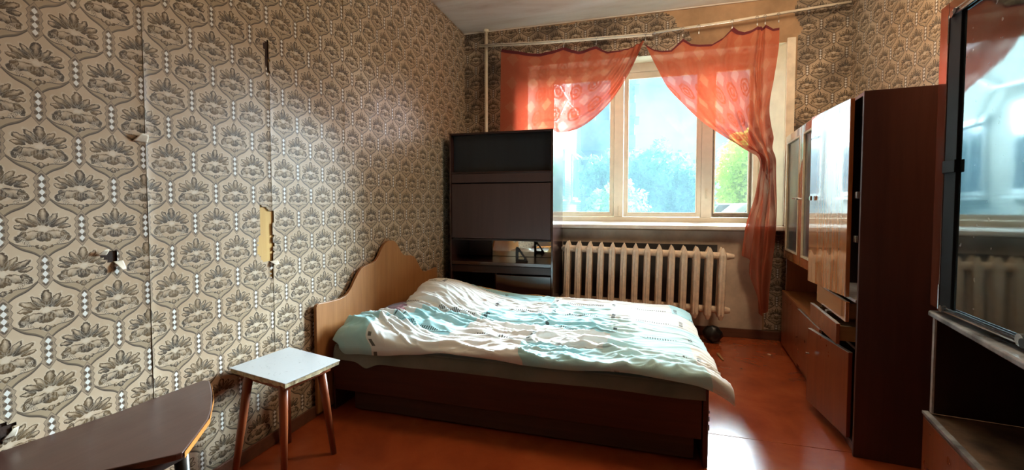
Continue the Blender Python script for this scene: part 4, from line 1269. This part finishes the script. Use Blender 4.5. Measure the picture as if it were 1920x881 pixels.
def leafm(name, c1, c2):
    m = M(name, c1, .6, .3)
    m.color(m.ramp(m.noise(m.coord(), 1.6, 3), [(.35, c2), (.65, c1)]))
    tr = m.t.nodes.new('ShaderNodeBsdfTranslucent'); ms = m.t.nodes.new('ShaderNodeMixShader'); ms.inputs[0].default_value = .5
    tr.inputs[0].default_value = (*[min(1, q * 1.3) for q in c1], 1)
    m.t.links.new(m.b.outputs[0], ms.inputs[1]); m.t.links.new(tr.outputs[0], ms.inputs[2]); m.t.links.new(ms.outputs[0], m.out.inputs[0])
    return m.mat
LEAFG = leafm('bright_green_leaves', (.60, .75, .20), (.40, .58, .12))
LEAFD = leafm('deep_green_leaves', (.10, .28, .13), (.05, .17, .09))
LEAFM = leafm('mid_green_leaves', (.26, .46, .14), (.13, .30, .08))
BARK = plain('bark', (.12, .09, .07), .9, .3, 10, .4)
def tree(name, x, y, blobs, n, leaf, mat, label, seed, cat='tree'):
    rnd = np.random.default_rng(seed)
    t = empty(name, (x, y, GZ), label, cat)
    top = max(b[2] for b in blobs)
    MB().tube([(0, 0, 0), (.08, .05, top * .4), (-.04, .05, top * .9)], [.16, .12, .04], 8).build('trunk', BARK, t)
    tot = sum(b[3] ** 2 for b in blobs)
    vs_, fs = [], []
    for bx0, by0, bz0, br in blobs:
        k = int(n * br * br / tot)
        d = rnd.normal(size=(k, 3)); d /= np.linalg.norm(d, axis=1)[:, None]
        r = br * (rnd.random(k) ** .35) * (1 + .25 * np.sin(d[:, 0] * 7) * np.cos(d[:, 2] * 6))
        c = d * r[:, None] + np.array([bx0, by0, bz0])
        a = rnd.normal(size=(k, 3)); a /= np.linalg.norm(a, axis=1)[:, None]
        b = np.cross(a, rnd.normal(size=(k, 3))); b /= np.linalg.norm(b, axis=1)[:, None]
        s_ = leaf * (.6 + .8 * rnd.random(k))[:, None]
        q = np.stack([c - a * s_, c + b * s_ * .5, c + a * s_, c - b * s_ * .5], 1).reshape(-1, 3)
        q[:, 2] = np.maximum(q[:, 2], .02)
        o_ = len(vs_); vs_ += q.tolist(); fs += [(o_ + 4 * i, o_ + 4 * i + 1, o_ + 4 * i + 2, o_ + 4 * i + 3) for i in range(k)]
    me = bpy.data.meshes.new('crown'); me.from_pydata(vs_, [], fs)
    cr = link('crown', me, mat, t); cr['kind'] = 'stuff'
    return t
tree('broadleaf_tree', 5.9, 26.5, [(0, 0, 4.2, 1.4), (.9, 0, 3.4, 1.5), (-.6, .2, 2.9, 1.2), (1.9, .3, 4.0, 1.5), (.3, 0, 2.0, 1.3), (2.4, 0, 2.3, 1.4), (-.9, 0, 1.9, .9)], 11000, .15, LEAFG, 'bright sunlit green tree behind the right pane above the cars', 1)
tree('broadleaf_tree', .5, 14.0, [(0, 0, 2.1, 1.15), (-.9, .3, 1.8, 1.0), (.8, 0, 1.5, .9), (1.15, .4, 1.9, .75), (-.2, .2, 1.0, 1.2), (1.1, 0, .9, .8), (-1.4, .2, 2.2, .9)], 13000, .10, LEAFD, 'dense dark green bush-like tree behind the middle pane', 2)
tree('shrub', -.55, 10.5, [(0, 0, .9, .7), (.2, .6, 1.2, .7), (-.2, 1.2, 1.3, .6), (.3, -.4, .5, .5)], 5000, .07, LEAFM, 'leafy shrub by the brick wall behind the left pane', 3, 'shrub')
tree('shrub', .25, 8.8, [(0, 0, .7, .42), (.3, .2, .6, .42), (-.25, .1, .5, .35)], 2200, .06, LEAFG, 'light green shrub low in the middle pane before the dark tree', 4, 'shrub')
tree('broadleaf_tree', 13, 34, [(0, 0, 4.5, 2.6), (2.5, 0, 4, 2.5), (-2.6, 0, 3.2, 2.3), (5, 0, 4.2, 2.5)], 8000, .22, LEAFM, 'wide green tree far off at the right beyond the parked cars', 5)

def car(x, y, rz, paint, label):
    c = empty('car', (x, y, GZ + .0), label, 'car', rz, 'parked cars outside')
    prof_ = [(-2.1, .35), (-2.15, .75), (-1.95, .95), (-1.35, 1.0), (-.85, 1.42), (.55, 1.45), (1.15, 1.02), (1.95, .9), (2.12, .7), (2.1, .35)]
    m = MB()
    m.prism([(a, b) for a, b in prof_], -.8, .8, 'y')
    m.build('body', paint, c, .08, seg=3)
    m = MB(); m.prism([(-.98, 1.03), (-.72, 1.36), (.48, 1.39), (.92, 1.04)], -.815, .815, 'y'); m.build('side_window', WINDK, c, .01)
    m = MB(); m.hexa([(1.12, -.7, 1.045), (1.12, .7, 1.045), (1.16, .7, 1.05), (1.16, -.7, 1.05)], [(.58, -.62, 1.44), (.58, .62, 1.44), (.62, .62, 1.45), (.62, -.62, 1.45)]); m.build('windscreen', WINDK, c)
    for wx in (-1.3, 1.3):
        for wy in (-.72, .72):
            MB().tube([(wx, wy - .1, .32), (wx, wy + .1, .32)], .32, 16).build('wheel', BLACK, c)
CARS = [plain('silver_car_paint', (.55, .58, .62), .25, .03, 2, 0), plain('dark_car_paint', (.10, .12, .16), .2, .03, 2, 0), plain('white_car_paint', (.75, .75, .73), .25, .03, 2, 0)]
car(4.2, 16.0, R(4), CARS[0], 'silver parked car in the foreground of the right pane')
car(5.6, 18.6, R(4), CARS[1], 'dark parked car just behind the silver one')
car(4.2, 21.4, R(4), CARS[2], 'white parked car behind the silver and dark cars')
